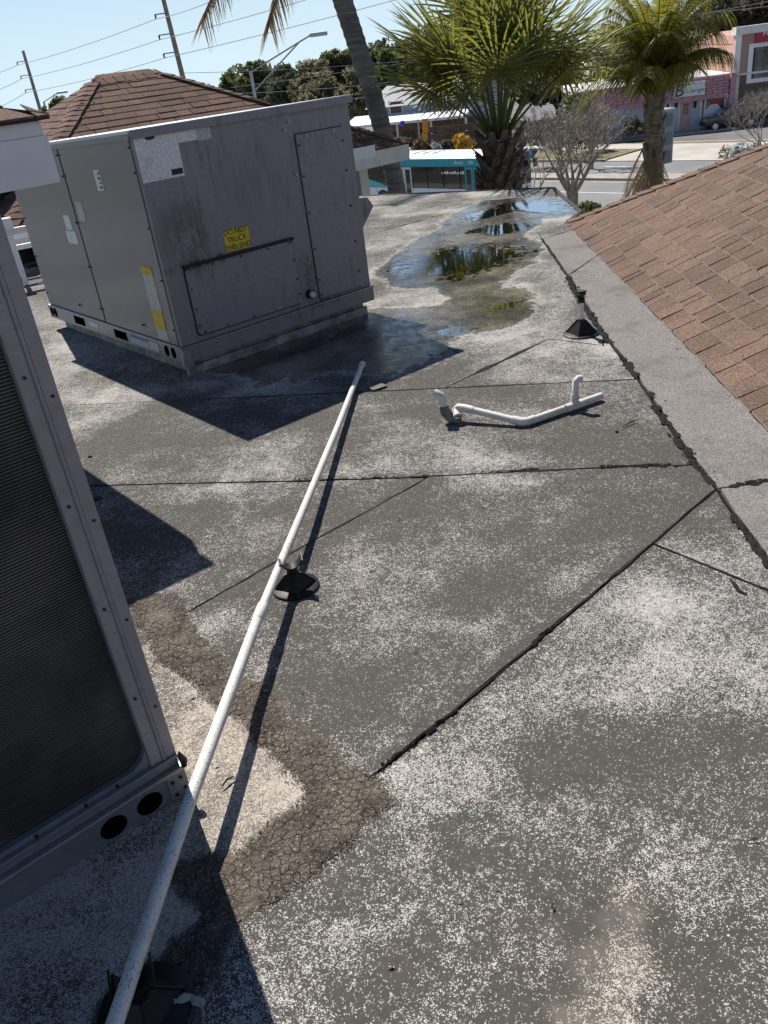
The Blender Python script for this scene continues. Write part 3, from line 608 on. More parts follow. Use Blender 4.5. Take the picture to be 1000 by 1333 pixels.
# ================================================================== SHINGLES
def shingles(parent, A, d, up, n, L, U, inside, mat, expo=0.143, wmin=0.17, wmax=0.36, seed=1, limit=260, visible=None, edge=0):
    r = random.Random(seed); pieces = []
    row = 0; u = 0.0
    while u < U:
        x = -r.random() * wmax + inside(u)[0]
        x1 = inside(u)[1]
        while x < x1:
            wd = r.uniform(wmin, wmax); a0, a1 = x, x + wd - r.choice((.004, .007, .012)); ub = u + expo + 0.012
            lo0, hi0 = inside(u); lo1, hi1 = inside(ub)
            b0, b1 = max(a0, lo0), min(a1, hi0); t0, t1 = max(a0, lo1), min(a1, hi1)
            x += wd
            if b1 - b0 < 0.015: continue
            b1 = max(b1, b0 + .004); t1 = max(t1, t0 + .004)
            th = r.uniform(0.006, 0.013); dr = r.uniform(-0.004, 0.004)
            bot = [A + d * q + up * (u + dr) for q in (b0, b1)]; top = [A + d * q + up * ub for q in (t0, t1)]
            vs = [bot[0], bot[1], top[1], top[0]]
            vs = [v - n * 0.002 for v in vs] + [bot[0] + n * th + up * (.006 if edge else .003), bot[1] + n * th + up * (.006 if edge else .003), top[1] + n * 0.001, top[0] + n * 0.001]
            pieces.append((vs, r.random() if r.random() > .25 else r.random() * .3))
        u += expo; row += 1
    fs = [(3, 2, 1, 0), (4, 5, 6, 7), (0, 1, 5, 4), (1, 2, 6, 5), (3, 7, 6, 2), (0, 4, 7, 3)]
    def key(p):
        c = sum(p[0], Vector()) / 8; X, Yp, z = proj(c)
        if z <= 0.1 or not (-30 < X < 1030 and -30 < Yp < 1360): return 1e6 + abs(z)
        if visible and not visible(X, Yp): return 1e5 + z
        return z
    pieces.sort(key=key); rest = MB()
    for i, (vs, t) in enumerate(pieces):
        if i < limit and key((vs, t)) < 1e5: 
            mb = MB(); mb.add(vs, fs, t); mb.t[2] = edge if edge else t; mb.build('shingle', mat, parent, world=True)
        else:
            rest.add(vs, fs, t)
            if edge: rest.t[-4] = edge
    if rest.v: rest.build('shingle_field', mat, parent, world=True, kind='stuff')
def caps(parent, p0, p1, sideA, sideB, mat, step=0.143, wid=0.15, seed=5, lift=0.012, sag=0.0, name='ridge_cap', limit=60):
    r = random.Random(seed); L = (p1 - p0).length; k = int(L / step); t = (p1 - p0).normalized(); up = Vector((0, 0, 1))
    def at(s):
        f = s / L; return p0 + t * s + up * (lift + sag * 4 * f * (1 - f))
    for i in range(min(k, limit)):
        a, b = at(i * step), at((i + 1) * step + 0.02); th = 0.012 + r.random() * .005; wv = wid * r.uniform(.95, 1.05)
        def ring(p, h): return [p + sideA * wv + up * (-0.0 + h * .5), p + up * h, p + sideB * wv + up * (h * .5)]
        vs = ring(a, th) + ring(b, 0.001) + [q - up * 0.012 for q in ring(a, th)] + [q - up * 0.012 for q in ring(b, 0.001)]
        mb = MB(); mb.add(vs, [(0, 1, 4, 3), (1, 2, 5, 4), (0, 6, 7, 1), (1, 7, 8, 2), (0, 3, 9, 6), (2, 8, 11, 5), (6, 9, 10, 7), (7, 10, 11, 8), (3, 4, 10, 9), (4, 5, 11, 10)], r.random())
        mb.build(name, mat, parent, world=True)
# ---- brown shingle roof on the right
SL = 0.45; cs = 1 / math.sqrt(1 + SL * SL)
rr = empty('shingle_roof', tuple(EA), 0, 'large brown shingle hip roof rising on the right beside the flat roof', 'roof')
A0 = EA + Vector((0, 0, 0.012)); upv = (eave_n + Vector((0, 0, SL))).normalized(); nr = (Vector((0, 0, 1)) - eave_n * SL).normalized()
LE = 10.0; UE = 4.0
HK = 0.80 * cs                                         # hip: distance along the eave per metre up the slope
base = MB(); n3 = [A0, A0 + eave_d * LE, A0 + eave_d * LE + upv * UE, A0 + eave_d * HK * UE + upv * UE]
far = A0 + eave_d * HK * UE + upv * UE
farc = Vector((far.x + 3.0, far.y, far.z)); fe = A0 + eave_n * (UE * cs + 3.0); 
base.add([p - nr * 0.006 for p in n3], [(0, 1, 2, 3)]); base.add([A0 - nr * .006, far - nr * .006, farc, fe], [(0, 1, 2, 3)])
rid = n3[2] + eave_n * (UE * cs) - Vector((0, 0, SL * UE * cs)); base.add([n3[2], n3[3], farc, n3[2] + Vector((3, 0, 0))], [(0, 1, 2, 3)])
base.build('roof_deck', M['flash'], rr, world=True)
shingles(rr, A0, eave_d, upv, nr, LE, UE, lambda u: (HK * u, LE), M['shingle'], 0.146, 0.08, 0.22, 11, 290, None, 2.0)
hd = (eave_d * HK + upv).normalized()
caps(rr, A0 + nr * 0.004, A0 + hd * 4.6, (eave_d * 0.9 + upv * 0.05 - Vector((0, 0, .0))).normalized() * 0.75, (eave_n * 0.7 - eave_d * 0.2 - Vector((0, 0, 0.28))), M['shingle'], 0.146, 0.14, 6, 0.010, 0.0, limit=40)
fb = MB()
fb.add([A0 + eave_n * -.01, fe, Vector((fe.x, fe.y, GZ)), Vector((A0.x, A0.y, GZ))], [(0, 1, 2, 3)]); fb.build('wall', M['stucco'], rr, world=True)

# ---- brown hip roof behind the cabinet
EX = Vector((0.79372, 0.60829, 0)); EYv = Vector((-0.60829, 0.79372, 0)); C0 = Vector((-1.0868, 4.9505, 0)); ROT = 0.6539
hs = 0.54; Cc = Vector((1.0604, 12.9567, 0.4723)); mh = 2.4018; rl = 1.04
hr = empty('hip_roof_house', (Cc.x, Cc.y, GZ), ROT, 'brown shingle hip roof with white fascia rising behind the big grey cabinet', 'house')
XF[hr.name] = Matrix.Translation((Cc.x, Cc.y, GZ)) @ Matrix.Rotation(ROT, 4, 'Z')
Er = Cc + (-EX + EYv) * mh + Vector((0, 0, hs * mh)); El = Er - EX * rl; Cl = Cc - EX * (2 * mh + rl); Cb = Cc + EYv * 2 * mh; Cbl = Cl + EYv * 2 * mh
dk = MB(); z6 = Vector((0, 0, -.008)); dk.add([p + z6 for p in (Cl, Cc, Er, El, Cbl, Cb)], [(0, 1, 2, 3), (4, 0, 3), (1, 5, 2), (5, 4, 3, 2)]); dk.build('roof_deck', M['flash'], hr, world=True)
hcs = 1 / math.sqrt(1 + hs * hs); UL = mh / hcs
uF = (EYv + Vector((0, 0, hs))).normalized(); nF = (Vector((0, 0, 1)) - EYv * hs).normalized(); LF = 2 * mh + rl
shingles(hr, Cl, EX, uF, nF, LF, UL, lambda u: (u * hcs, LF - u * hcs), M['shingle_dark'], 0.143, 0.17, 0.42, 21, 285, lambda X, Yp: Yp < 172 + (500 - X) * .03)
uS = (EX + Vector((0, 0, hs))).normalized(); nS = (Vector((0, 0, 1)) - EX * hs).normalized()
shingles(hr, Cbl, -EYv, uS, nS, 2 * mh, UL, lambda u: (u * hcs, 2 * mh - u * hcs), M['shingle_dark'], 0.143, 0.2, 0.4, 22, 0)
uR = (-EX + Vector((0, 0, hs))).normalized(); nR = (Vector((0, 0, 1)) + EX * hs).normalized()
shingles(hr, Cc, EYv, uR, nR, 2 * mh, UL, lambda u: (u * hcs, 2 * mh - u * hcs), M['shingle_dark'], 0.143, 0.2, 0.4, 23, 0)
hipA = (uF * 0.3 - EX * 0.0); 
caps(hr, Cl, El, (EX * .8 - EYv * .3 + Vector((0, 0, -.05))), (-EX * .55 + EYv * .6 + Vector((0, 0, -.1))), M['shingle_dark'], 0.143, 0.13, 31)
caps(hr, Cc, Er, (-EX * .75 - EYv * .25), (EX * .5 + EYv * .7 - Vector((0, 0, .1))), M['shingle_dark'], 0.143, 0.13, 32)
caps(hr, El, Er, (-EYv - Vector((0, 0, hs))).normalized(), (EYv - Vector((0, 0, hs))).normalized(), M['shingle_dark'], 0.15, 0.13, 33)
fa = MB()
Mh = lambda p: frame(p, EX, EYv)
fa.box((-0.0, 0.0, -0.22), (LF, 0.03, -0.012), Mh(Cl - EYv * .0)); fa.build('fascia', M['offwhite'], hr, world=True)
fa = MB(); fa.box((-0.03, 0.031, -0.22), (0.0, 2 * mh, -0.012), Mh(Cc)); fa.build('fascia', M['offwhite'], hr, world=True)
so_ = MB(); so_.box((0.01, 0.031, -0.20), (LF - .031, 2 * mh - .03, -0.17), Mh(Cl)); so_.build('soffit', M['offwhite'], hr, world=True)
wb = MB(); wb.box((0.5, 0.5, GZ - Cc.z), (LF - 0.5, 2 * mh - 0.5, -0.201), Mh(Cl)); wb.build('wall', M['bluewall'], hr, world=True)
wc = MB(); wc.box((LF - 0.62, 0.44, GZ - Cc.z), (LF - 0.46, 0.5, -0.202), Mh(Cl)); wc.build('corner_trim', M['offwhite'], hr, world=True)
fl_ = MB(); p0 = V(462, 192, Cc, EYv); fl_.box((0, -.012, -.1), (.9, 0.0, 0.05), frame(Cc + EX * -1.55 + EYv * .0 + Vector((0, 0, .02)), EX, EYv)); fl_.build('patch_flashing', M['white'], hr, world=True)

# ================================================================== BIG GREY ROOFTOP UNIT
W_, L_, Z0, Z1, H_ = 1.5176, 2.1872, 0.10, 0.20, 1.41
un = empty('rooftop_unit', tuple(C0), ROT, 'large weathered grey rooftop air conditioner with a yellow warning sign standing before the hip roof', 'air conditioner')
MB().box((0.06, 0.06, 0.0), (W_ - 0.04, L_ - 0.05, Z0 - 0.001)).build('curb', M['curbm'], un, bevel=.004)
MB().box((0.02, 0.03, 0.001), (W_ - 0.03, 0.059, 0.06)).build('cant_strip', M['curbm'], un, bevel=.004)
# base rail with slots
MB().box((-0.0115, -0.0125, Z0), (W_ + 0.0125, 0.03, Z1 - .001)).build('base_rail', M['cab'], un, bevel=.004)
rm = MB(); rm.box((-0.012, L_ - .03, Z0), (W_ + .012, L_ + .012, Z1)); rm.box((W_ - .03, 0.0301, Z0), (W_ + .012, L_ - .0301, Z1))
rm.box((-0.012, 0.0301, Z0), (0.03, L_ - .0301, Z1)); rm.build('base_rail', M['rail'], un, bevel=.004)
lip = MB(); lip.box((-0.02, -0.02, Z1 - 0.006), (W_ + .02, -0.0121, Z1 + .002)); lip.build('rail_lip', M['rail'], un)
for y0, y1 in ((1.49, 1.68), (0.775, 0.97)): MB().box((-0.0145, y0, Z0 + .022), (-0.011, y1, Z1 - .02)).build('fork_slot', M['blackhole'], un)
for yy in (0.20, 0.11, 2.06, 2.13):
    d = MB(); c_ = [Vector((-0.0145, yy + .028 * math.cos(a), 0.152 + .036 * math.sin(a))) for a in [i * math.pi / 8 for i in range(16)]]; d.prism(c_, (0.003, 0, 0)); d.build('lifting_hole', M['blackhole'], un)
lr = MB().box((-0.0146, 0.455, Z0 + .022), (-0.0121, 0.715, Z1 - .018)).build('rail_label', M['labelp'], un)
MB().box((-0.0166, 0.455, Z1 - .034), (-0.0147, 0.70, Z1 - .019)).build('blue_band', M['blueprint'], lr)
MB().box((-0.0146, 0.31, Z0 + .02), (-0.0121, 0.44, Z1 - .02)).build('rail_label', M['labelp'], un)
MB().box((-0.0146, 1.24, Z0 + .045), (-0.0121, 1.40, Z0 + .075)).build('rail_label', M['labelw'], un)
bz = MB(); bz.prism([Vector((-.03, -.03, Z0 - .02)), Vector((.04, -.03, Z0 - .02)), Vector((.02, -.03, Z1 - .01)), Vector((-.02, -.03, Z1 - .01))], (0, .015, 0)); bz.build('corner_clip', M['rail'], un, bevel=.003)
# cabinet: near end wall, far walls, doors
HT = H_ - 0.03
MB().box((0.0, 0.0, Z1 + .0015), (W_, 0.025, HT)).build('end_panel', M['cab'], un, bevel=.006)
MB().box((0.028, 0.026, Z1 + .0015), (W_ - .002, L_ - .002, HT - .004)).build('cabinet_core', M['cab'], un)
MB().box((0.0, 0.028, Z1 + .0015), (0.027, 1.100, HT - .001)).build('door_panel', M['door'], un, bevel=.005)
MB().box((-0.0012, 1.1005, Z1 + .002), (0.0275, 1.1155, HT - .014)).build('panel_seam', M['gasket'], un)
MB().box((-0.0018, 0.036, Z1 + .002), (-0.0004, 0.042, HT - .014)).build('panel_seam', M['gasket'], un)
MB().box((0.004, 1.116, Z1 + .0015), (0.027, L_, HT - .001)).build('door_panel', M['door'], un, bevel=.005)
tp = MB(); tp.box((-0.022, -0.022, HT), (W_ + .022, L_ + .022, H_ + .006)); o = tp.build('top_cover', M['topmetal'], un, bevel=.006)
fl2 = MB(); fl2.box((-0.019, -0.0255, HT - .012), (W_ + .019, -0.0225, H_ + .001)); fl2.build('top_flange', M['cab'], un)
fl2 = MB(); fl2.box((-0.0255, -0.019, HT - .012), (-0.0225, L_ + .019, H_ - .012)); fl2.build('top_flange', M['door'], un)
# access panels on the end
def rrect(x0, z0, x1, z1, r, y, n=5):
    out = []
    for cx, cz, a0 in ((x1 - r, z0 + r, -90), (x1 - r, z1 - r, 0), (x0 + r, z1 - r, 90), (x0 + r, z0 + r, 180)):
        for i in range(n + 1): a = R(a0 + 90 * i / n); out.append(Vector((cx + r * math.cos(a), y, cz + r * math.sin(a))))
    return out
MB().prism(rrect(1.062, .218, 1.440, 1.248, .004, -.004), (0, .0045, 0)).build('panel_seam', M['gasket'], un)
MB().prism(rrect(1.066, .223, 1.436, 1.243, .004, -.012), (0, .0118, 0)).build('access_panel', M['cab'], un, bevel=.002)
MB().prism(rrect(0.120, .233, 0.922, .652, .03, -.005), (0, .0055, 0)).build('panel_seam', M['gasket'], un)
MB().prism(rrect(0.127, .240, 0.915, .644, .028, -.014), (0, .0138, 0)).build('blank_panel', M['cab'], un, bevel=.003)
MB().box((0.118, -.024, .645), (0.925, -.0005, .662)).build('drip_lip', M['gasket'], un, bevel=.004)
sg = MB().box((0.433, -.0045, .672), (0.613, -.0002, .797)).build('warning_sign', M['yellow'], un); sg['label'] = 'yellow sign with black capital letters'
text('DO NOT\nTRUCK\nTHIS END', 0.047, 'lettering', M['ink'], sg, frame((0.523, -.0055, .737), (1, 0, 0), (0, 0, 1)), 0.0003, 0.92)
bl = MB().box((0.006, -.0035, 1.142), (0.268, -.0002, 1.378)).build('rating_plate', M['labelw'], un); bl['label'] = 'weathered white rating plate'
MB().box((0.19, -.0062, 1.155), (0.26, -.0037, 1.185)).build('plate_badge', M['ink'], bl)
ov = [Vector((0.105 + .03 * math.cos(a), -.0062, 1.362 + .011 * math.sin(a))) for a in [i * math.pi / 10 for i in range(20)]]; MB().prism(ov, (0, .0024, 0)).build('oval_emblem', M['ink'], bl)
l2 = MB().box((0.270, -.0032, 1.312), (0.395, -.0002, 1.378)).build('notice_label', M['labelw'], un); MB().box((0.398, -.003, 1.305), (0.487, -.0002, 1.378)).build('notice_label', M['labelp'], un)
# labels on the left doors
MB().box((-.0025, 0.535, 1.107), (-.0002, 0.625, 1.227)).build('door_label', M['labelw'], un)
for k, zz in enumerate((1.20, 1.172, 1.146, 1.12)): MB().box((-.0045, 0.545, zz), (-.0027, 0.565 + .015 * (k % 2), zz + .012)).build('print_mark', M['ink'], un)
MB().box((.0015, 0.945, 0.915), (.0035, 1.055, 1.040)).build('door_label', M['labelp'], un) if False else MB().box((-.0025, 0.945, 0.915), (-.0002, 1.050, 1.040)).build('door_label', M['labelp'], un)
MB().box((.0015, 1.235, 0.845), (.0038, 1.345, 0.945)).build('door_label', M['labelw'], un); MB().box((.0015, 1.205, 0.750), (.0038, 1.375, 0.838)).build('door_label', M['labelw'], un)
yl = MB().box((-.0025, 0.155, 0.215), (-.0002, 0.297, 0.672)).build('tall_label', M['labelp'], un); yl['label'] = 'tall narrow label with yellow bands'
MB().box((-.0045, 0.155, 0.625), (-.0027, 0.297, 0.672)).build('yellow_band', M['labely'], yl); MB().box((-.0045, 0.155, 0.285), (-.0027, 0.297, 0.40)).build('yellow_band', M['labely'], yl)
for yy, zz in ((0.45, .262), (1.50, .262)):
    lb = MB().box((-.004 if yy < 1 else 0.0, yy, zz), (-.0002 if yy < 1 else .0038, yy + .07, zz + .03)).build('door_latch', M['rail'], un)
    MB().box((-.0065 if yy < 1 else -.0025, yy + .012, zz + .008), (-.0042 if yy < 1 else -.0002, yy + .05, zz + .02)).build('latch_slot', M['blackhole'], lb)
sw = MB(); sl_ = MB()
def scr(mb, x, z, r=.0065):
    c_ = [Vector((x + r * math.cos(a), -.019, z + r * math.sin(a))) for a in [i * math.pi / 3 for i in range(6)]]; mb.prism(c_, (0, .019, 0))
for i in range(7): scr(sl_ if i % 2 else sw, 0.05 + i * .235, 1.393, .007)
for z in (1.18, 1.0, .78, .55, .35, .25): scr(sw, 1.080, z); scr(sw if z > .3 else sl_, 1.424, z - .02)
for x in (1.15, 1.36): scr(sl_, x, 1.226)
for x in (.14, .30, .50, .70, .87): scr(sw, x + .02, .632); scr(sl_ if x > .6 else sw, x + .03, .253)
for z in (.52, .40, .30): scr(sw, .142, z); scr(sw, .902, z)
for z in (1.32, 1.02, .75, .5): scr(sl_, 1.025, z, .006)
scr(sl_, .99, 1.28)
sw.build('screws', M['screw'], un, kind='stuff'); sl_.build('screws', M['screwlit'], un, kind='stuff')
sd = MB()
for y in (.06, 1.09, 1.135, 2.15):
    for z in (.3, .6, .9, 1.2, 1.33):
        c_ = [Vector((-.006, y + .006 * math.cos(a), z + .006 * math.sin(a))) for a in [i * math.pi / 3 for i in range(6)]]; sd.prism(c_, (.01, 0, 0))
sd.build('screws', M['screw'], un, kind='stuff')
kb = MB().tube([(0.99, 0, .278), (0.99, -.03, .278)], .030, 12); ko = kb.build('drain_port', M['black'], un, smooth=True)
MB().tube([(0.99, -.0301, .278), (0.99, -.048, .277)], [.022, .019], 12).build('port_pipe', M['pvc'], ko, smooth=True)
# side hood on the far side
hood = MB(); hp = [Vector((W_ + .001, y, z)) for y, z in ((0, 0), )]
pr = [(0.0, .79), (0.085, .78), (0.13, .715), (0.0, .58)]
hood.prism([Vector((W_ + .001 + a, 0.02, z)) for a, z in pr], (0, 0.9, 0)); hood.build('side_hood', M['cab'], un, bevel=.004)

for ch in list(un.children) + [g for c in un.children for g in c.children]:      # the top falls slightly to the back
    for v in ch.data.vertices:
        if v.co.z > Z1 + .002: v.co.z -= 0.078 * (v.co.y / L_) * (v.co.z - Z1) / (H_ - Z1)
# ================================================================== NEAR UNIT (left foreground)
C2 = Vector((-0.597, 1.559, 0)); H2 = 1.78; W2 = 1.5; L2 = 1.9
u2 = empty('condenser_unit', tuple(C2), ROT, 'dark finned condenser coil unit in the left foreground with two round lifting holes', 'air conditioner')
# local x: along the coil face (0 at the visible corner, negative to the left); y: away from the camera
MB().box((-W2, 0.0, 0.0), (0.0, 0.03, .086)).build('base_rail', M['lowrail'], u2, bevel=.004)
MB().box((-W2, -0.012, .0865), (0.004, 0.03, .100)).build('rail_lip', M['rail'], u2, bevel=.004)
MB().box((-W2, 0.004, .1005), (-0.001, 0.03, .127)).build('rail_step', M['lowrail'], u2, bevel=.004)
MB().box((-W2, -0.004, .1275), (0.002, 0.03, .136)).build('rail_lip', M['lowrail'], u2, bevel=.003)
br = MB().box((-0.049, -0.006, -0.002), (0.004, -0.0002, .084)).build('corner_bracket', M['lowrail'], u2, bevel=.002)
for x, z in ((-.036, .064), (-.012, .066), (-.034, .022), (-.008, .028)):
    MB().tube([(x, -.0062, z), (x, -.010, z)], .005, 8).build('rivet', M['screw'], br, smooth=True)
for hx in (-.103, -.201):
    c_ = [Vector((hx + .034 * math.cos(a), -.0022, .041 + .030 * math.sin(a))) for a in [i * math.pi / 14 for i in range(28)]]; MB().prism(c_, (0, .004, 0)).build('lifting_hole', M['blackhole'], u2)
MB().box((-.030, 0.003, .1365), (0.0, 0.03, H2 - .02)).build('corner_post', M['post'], u2, bevel=.004)
MB().tube([(-.0335, .006, .137), (-.0335, .006, H2 - .02)], .0045, 8).build('post_bead', M['post'], u2, smooth=True)
MB().box((-.0308, .0085, .137), (-.0288, .02, H2 - .02)).build('post_groove', M['gasket'], u2)
MB().box((-.068, 0.005, .1365), (-.0385, 0.03, H2 - .02)).build('coil_flange', M['post'], u2, bevel=.003)
MB().box((-.0387, 0.012, .1365), (-.0372, 0.03, H2 - .02)).build('post_groove', M['gasket'], u2)
# frame with rounded lower corner round the coil
cr_ = .055; arc = [Vector((-.0685 - cr_ + cr_ * math.sin(R(a)), .012, .150 + cr_ - cr_ * math.cos(R(a)))) for a in range(0, 91, 10)]
gm = MB(); P_ = [Vector((-W2, .012, .1365)), Vector((-.0685, .012, .1365))] + [Vector((-.0685, .012, .150 + cr_))] + arc[::-1][1:] + [Vector((-W2, .012, .150))]
gm.prism(P_, (0, .018, 0)); gm.build('coil_frame', M['lowrail'], u2, tri=True)
co_ = MB().box((-W2, .0345, .1365), (-.0685, .06, H2 - .02)).build('condenser_coil', M['coil'], u2)
fn = MB(); zf = .140
while zf < H2 - .03:
    fn.box((-W2, .0310 + rnd.random() * .0012, zf), (-.0690, .0344, zf + .0030)); zf += .0072
fn.build('coil_fins', M['fin'], co_, kind='stuff')
MB().box((-W2, 0.061, 0.0), (-.002, L2, H2 - .02)).build('cabinet', M['cab'], u2)
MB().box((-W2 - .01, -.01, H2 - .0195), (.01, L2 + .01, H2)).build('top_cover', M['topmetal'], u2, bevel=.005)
ps = MB()
for z in (.30, .56, .82, 1.1):
    for x, r_ in ((-.014, .0035), (-.053, .0035)):
        c_ = [Vector((x + r_ * math.cos(a), .0005, z + (0.05 if x < -.03 else 0) + r_ * math.sin(a))) for a in [i * math.pi / 4 for i in range(8)]]; ps.prism(c_, (0, .006, 0))
for x in (-.16, -.24, -.36): ps.tube([(x, .003, .148), (x, -.004, .148)], .004, 6)
ps.build('screws', M['screw'], u2, kind='stuff')
MB().tube([(.003, -.012, .098), (.007, -.012, .115), (.004, .006, .13)], [.008, .010, .006], 8).build('torn_gasket', M['black'], u2, smooth=True)

# ================================================================== SHINGLE TOPPED WHITE CANOPY (left)
K0 = Vector((-1.20, 3.90, 0))
kn = empty('roof_canopy', tuple(K0), ROT, 'white boxed canopy with a shingle top hanging over at the left edge', 'canopy')
MB().box((-1.6, 0.0, 1.29), (0.0, 0.022, 1.478)).build('fascia_board', M['white'], kn, bevel=.003)
MB().box((-1.6, 0.006, 1.4785), (-.022, 0.022, 1.535)).build('fascia_board', M['white'], kn, bevel=.003)
MB().box((-.022, 0.0225, 1.29), (0.0, 1.55, 1.478)).build('fascia_board', M['white'], kn, bevel=.003)
MB().box((-.022, 0.0225, 1.4785), (-.006, 1.55, 1.535)).build('fascia_board', M['white'], kn, bevel=.003)
MB().box((-1.6, 0.0225, 1.31), (-.0225, 1.55, 1.33)).build('soffit', M['offwhite'], kn)
MB().box((-1.62, -0.03, 1.536), (.02, 1.6, 1.546)).build('drip_edge', M['gasket'], kn)
Kc = K0 + EX * 0.02 - EYv * .03 + Vector((0, 0, 1.547)); kL = 1.62
ks = 0.38; kcs = 1 / math.sqrt(1 + ks * ks)
kuF = (EYv + Vector((0, 0, ks))).normalized(); knF = (Vector((0, 0, 1)) - EYv * ks).normalized()
kuR = (-EX + Vector((0, 0, ks))).normalized(); knR = (Vector((0, 0, 1)) + EX * ks).normalized()
shingles(kn, Kc - EX * kL, EX, kuF, knF, kL, 0.8 / kcs, lambda u: (0, kL - u * kcs), M['shingle_dark'], .143, .17, .3, 41, 60)
shingles(kn, Kc, EYv, kuR, knR, 1.6, 0.8 / kcs, lambda u: (u * kcs, 1.6 - u * kcs), M['shingle_dark'], .143, .17, .3, 42, 60)
for x, y in ((-1.5, 1.4), (-1.5, .12)): MB().box((x - .04, y - .04, 0.012), (x + .04, y + .04, 1.309)).build('support_post', M['offwhite'], kn, bevel=.004)

# ================================================================== THINGS ON THE FLAT ROOF
def stand(name, loc, hgt, label, rz=0.0, base_r=0.095):
    s = empty(name, loc, rz, label, 'pipe stand', 'black pipe support stands on the flat roof')
    MB().lathe([(0.001, 0), (base_r, 0), (base_r, .006), (base_r - .004, .009), (0.001, .009)], n=36).build('base_plate', M['black'], s, smooth=True)
    gh = min(.085, hgt * .55)
    for k in range(4):
        a = k * math.pi / 2; dx, dy = math.cos(a), math.sin(a); nx, ny = -dy * .002, dx * .002
        pr_ = [(0.014, .009), (base_r * .88, .009), (base_r * .82, .018), (.030, gh), (0.014, gh)]
        MB().prism([Vector((dx * r_ - nx, dy * r_ - ny, z)) for r_, z in pr_], (2 * nx, 2 * ny, 0)).build('gusset', M['black'], s)
    for k in range(4):                                  # sloping hood plates between the gussets
        a = k * math.pi / 2; a2 = a + math.pi / 2
        p = [Vector((math.cos(q) * r_, math.sin(q) * r_, z)) for q, r_, z in ((a, base_r * .80, .012), (a2, base_r * .80, .012), (a2, .026, gh - .003), (a, .026, gh - .003))]
        MB().prism(p, (0, 0, -.003)).build('cone_plate', M['black'], s)
    MB().lathe([(.022, .009), (.022, gh + .006), (.001, gh + .006)], n=16).build('collar', M['black'], s, smooth=True)
    MB().lathe([(.0145, gh + .0065), (.0145, hgt - .034), (.001, hgt - .034)], n=16).build('riser', M['pvc'], s, smooth=True)
    MB().lathe([(.001, hgt - .045), (.019, hgt - .045), (.021, hgt - .022), (.012, hgt - .016), (.001, hgt - .016)], n=14).build('saddle_hub', M['black'], s, smooth=True)
    ar = [Vector((.034 * math.sin(R(a)), 0, hgt + .018 - .034 * math.cos(R(a)))) for a in range(-78, 79, 13)]
    sd_ = MB(); o_ = [Vector((p.x * 1.14, -.020, hgt + .018 + (p.z - hgt - .018) * 1.14)) for p in ar]; i_ = [Vector((p.x, -.020, p.z)) for p in ar]
    for q in range(len(ar) - 1): sd_.prism([i_[q], o_[q], o_[q + 1], i_[q + 1]], (0, .040, 0))
    so2 = sd_.build('saddle', M['black'], s)
    for sx in (-1, 1):
        MB().tube([(sx * .040, -.024, hgt + .010), (sx * .040, .024, hgt + .020)], .0028, 6).build('bolt', M['screw'], so2)
    return s
sA = G(386, 768); stand('pipe_stand', (sA.x, sA.y, .0125), .105, 'black round pipe stand holding up the middle of the long white pole', 0.15, .084)
sB = G(757, 436); stand('pipe_stand', (sB.x, sB.y, .0085), .235, 'black pipe stand with white riser standing empty near the shingle roof', 1.1, .108)
sC = G(192, 1318); stand('pipe_stand', (sC.x, sC.y, .0125), .10, 'black pipe stand in shadow under the near end of the white pole', 0.3, .095)
# long white pole, two lengths joined by a coupling
pts = [Vector((-0.015, 4.676, .030)), Vector((-.170, 3.719, .058)), Vector((-.300, 2.922, .092)), Vector((-.367, 2.521, .108)), Vector((-.435, 2.111, .122)), Vector((-.543, 1.38, .138)), Vector((-.608, .898, .130)), Vector((-.66, .50, .125))]
pl = empty('long_pipe', tuple(pts[-1]), 0, 'long speckled white pipe lying diagonally across the roof on black stands', 'pipe')
MB().tube(pts[:5], [.0150, .0150, .0150, .0150, .0150], 14).build('upper_length', M['pvc'], pl, world=True, smooth=True)
MB().tube(pts[4:], .0165, 14).build('lower_length', M['pvc'], pl, world=True, smooth=True)
dv = (pts[3] - pts[4]).normalized(); MB().tube([pts[4] - dv * .004, pts[4], pts[4] + dv * .075, pts[4] + dv * .08], [.0172, .0188, .0188, .0175], 14).build('coupling', M['pvc'], pl, world=True, smooth=True)
MB().tube([pts[0] - (pts[1] - pts[0]).normalized() * .0, pts[0] - (pts[1] - pts[0]).normalized() * .03], [.0195, .0195], 12).build('end_cap', M['pvc'], pl, world=True, smooth=True)
dq = (pts[1] - pts[0]).normalized(); MB().tube([pts[0] + dq * .16, pts[0] + dq * .20], .0185, 12).build('coupling', M['pvc'], pl, world=True, smooth=True)
# bent piece of drain pipe
def Gz(x, y, z): return G(x, y, z)
q0 = Gz(604, 531, .075); q1 = Gz(683, 550, .030); q2 = Gz(783, 515, .032); q3 = Gz(748, 528, .034); q4 = q3 + Vector((.012, .02, .115))
pw = empty('drain_pipe', tuple(G(683, 552)), 0, 'bent white drain pipe with a trap and an upright stub lying on the roof', 'pipe')
e1 = (q1 - q0).normalized(); e2 = (q2 - q1).normalized()
MB().tube([q0, q1 - e1 * .045], .0168, 12).build('pipe_length', M['pvc'], pw, world=True, smooth=True)
MB().tube([q1 + e2 * .045, q2], .0168, 12).build('pipe_length', M['pvc'], pw, world=True, smooth=True)
MB().tube([q1 - e1 * .06, q1 - e1 * .02, q1 - e1 * .008 + e2 * .004, q1 + e2 * .02, q1 + e2 * .06], .0205, 12).build('elbow', M['pvc'], pw, world=True, smooth=True)
MB().tube([q3 - e2 * .055, q3 + e2 * .05], .0205, 12).build('tee', M['pvc'], pw, world=True, smooth=True)
MB().tube([q3 + Vector((0, 0, .012)), q3.lerp(q4, .45)], .0205, 12).build('tee_branch', M['pvc'], pw, world=True, smooth=True)
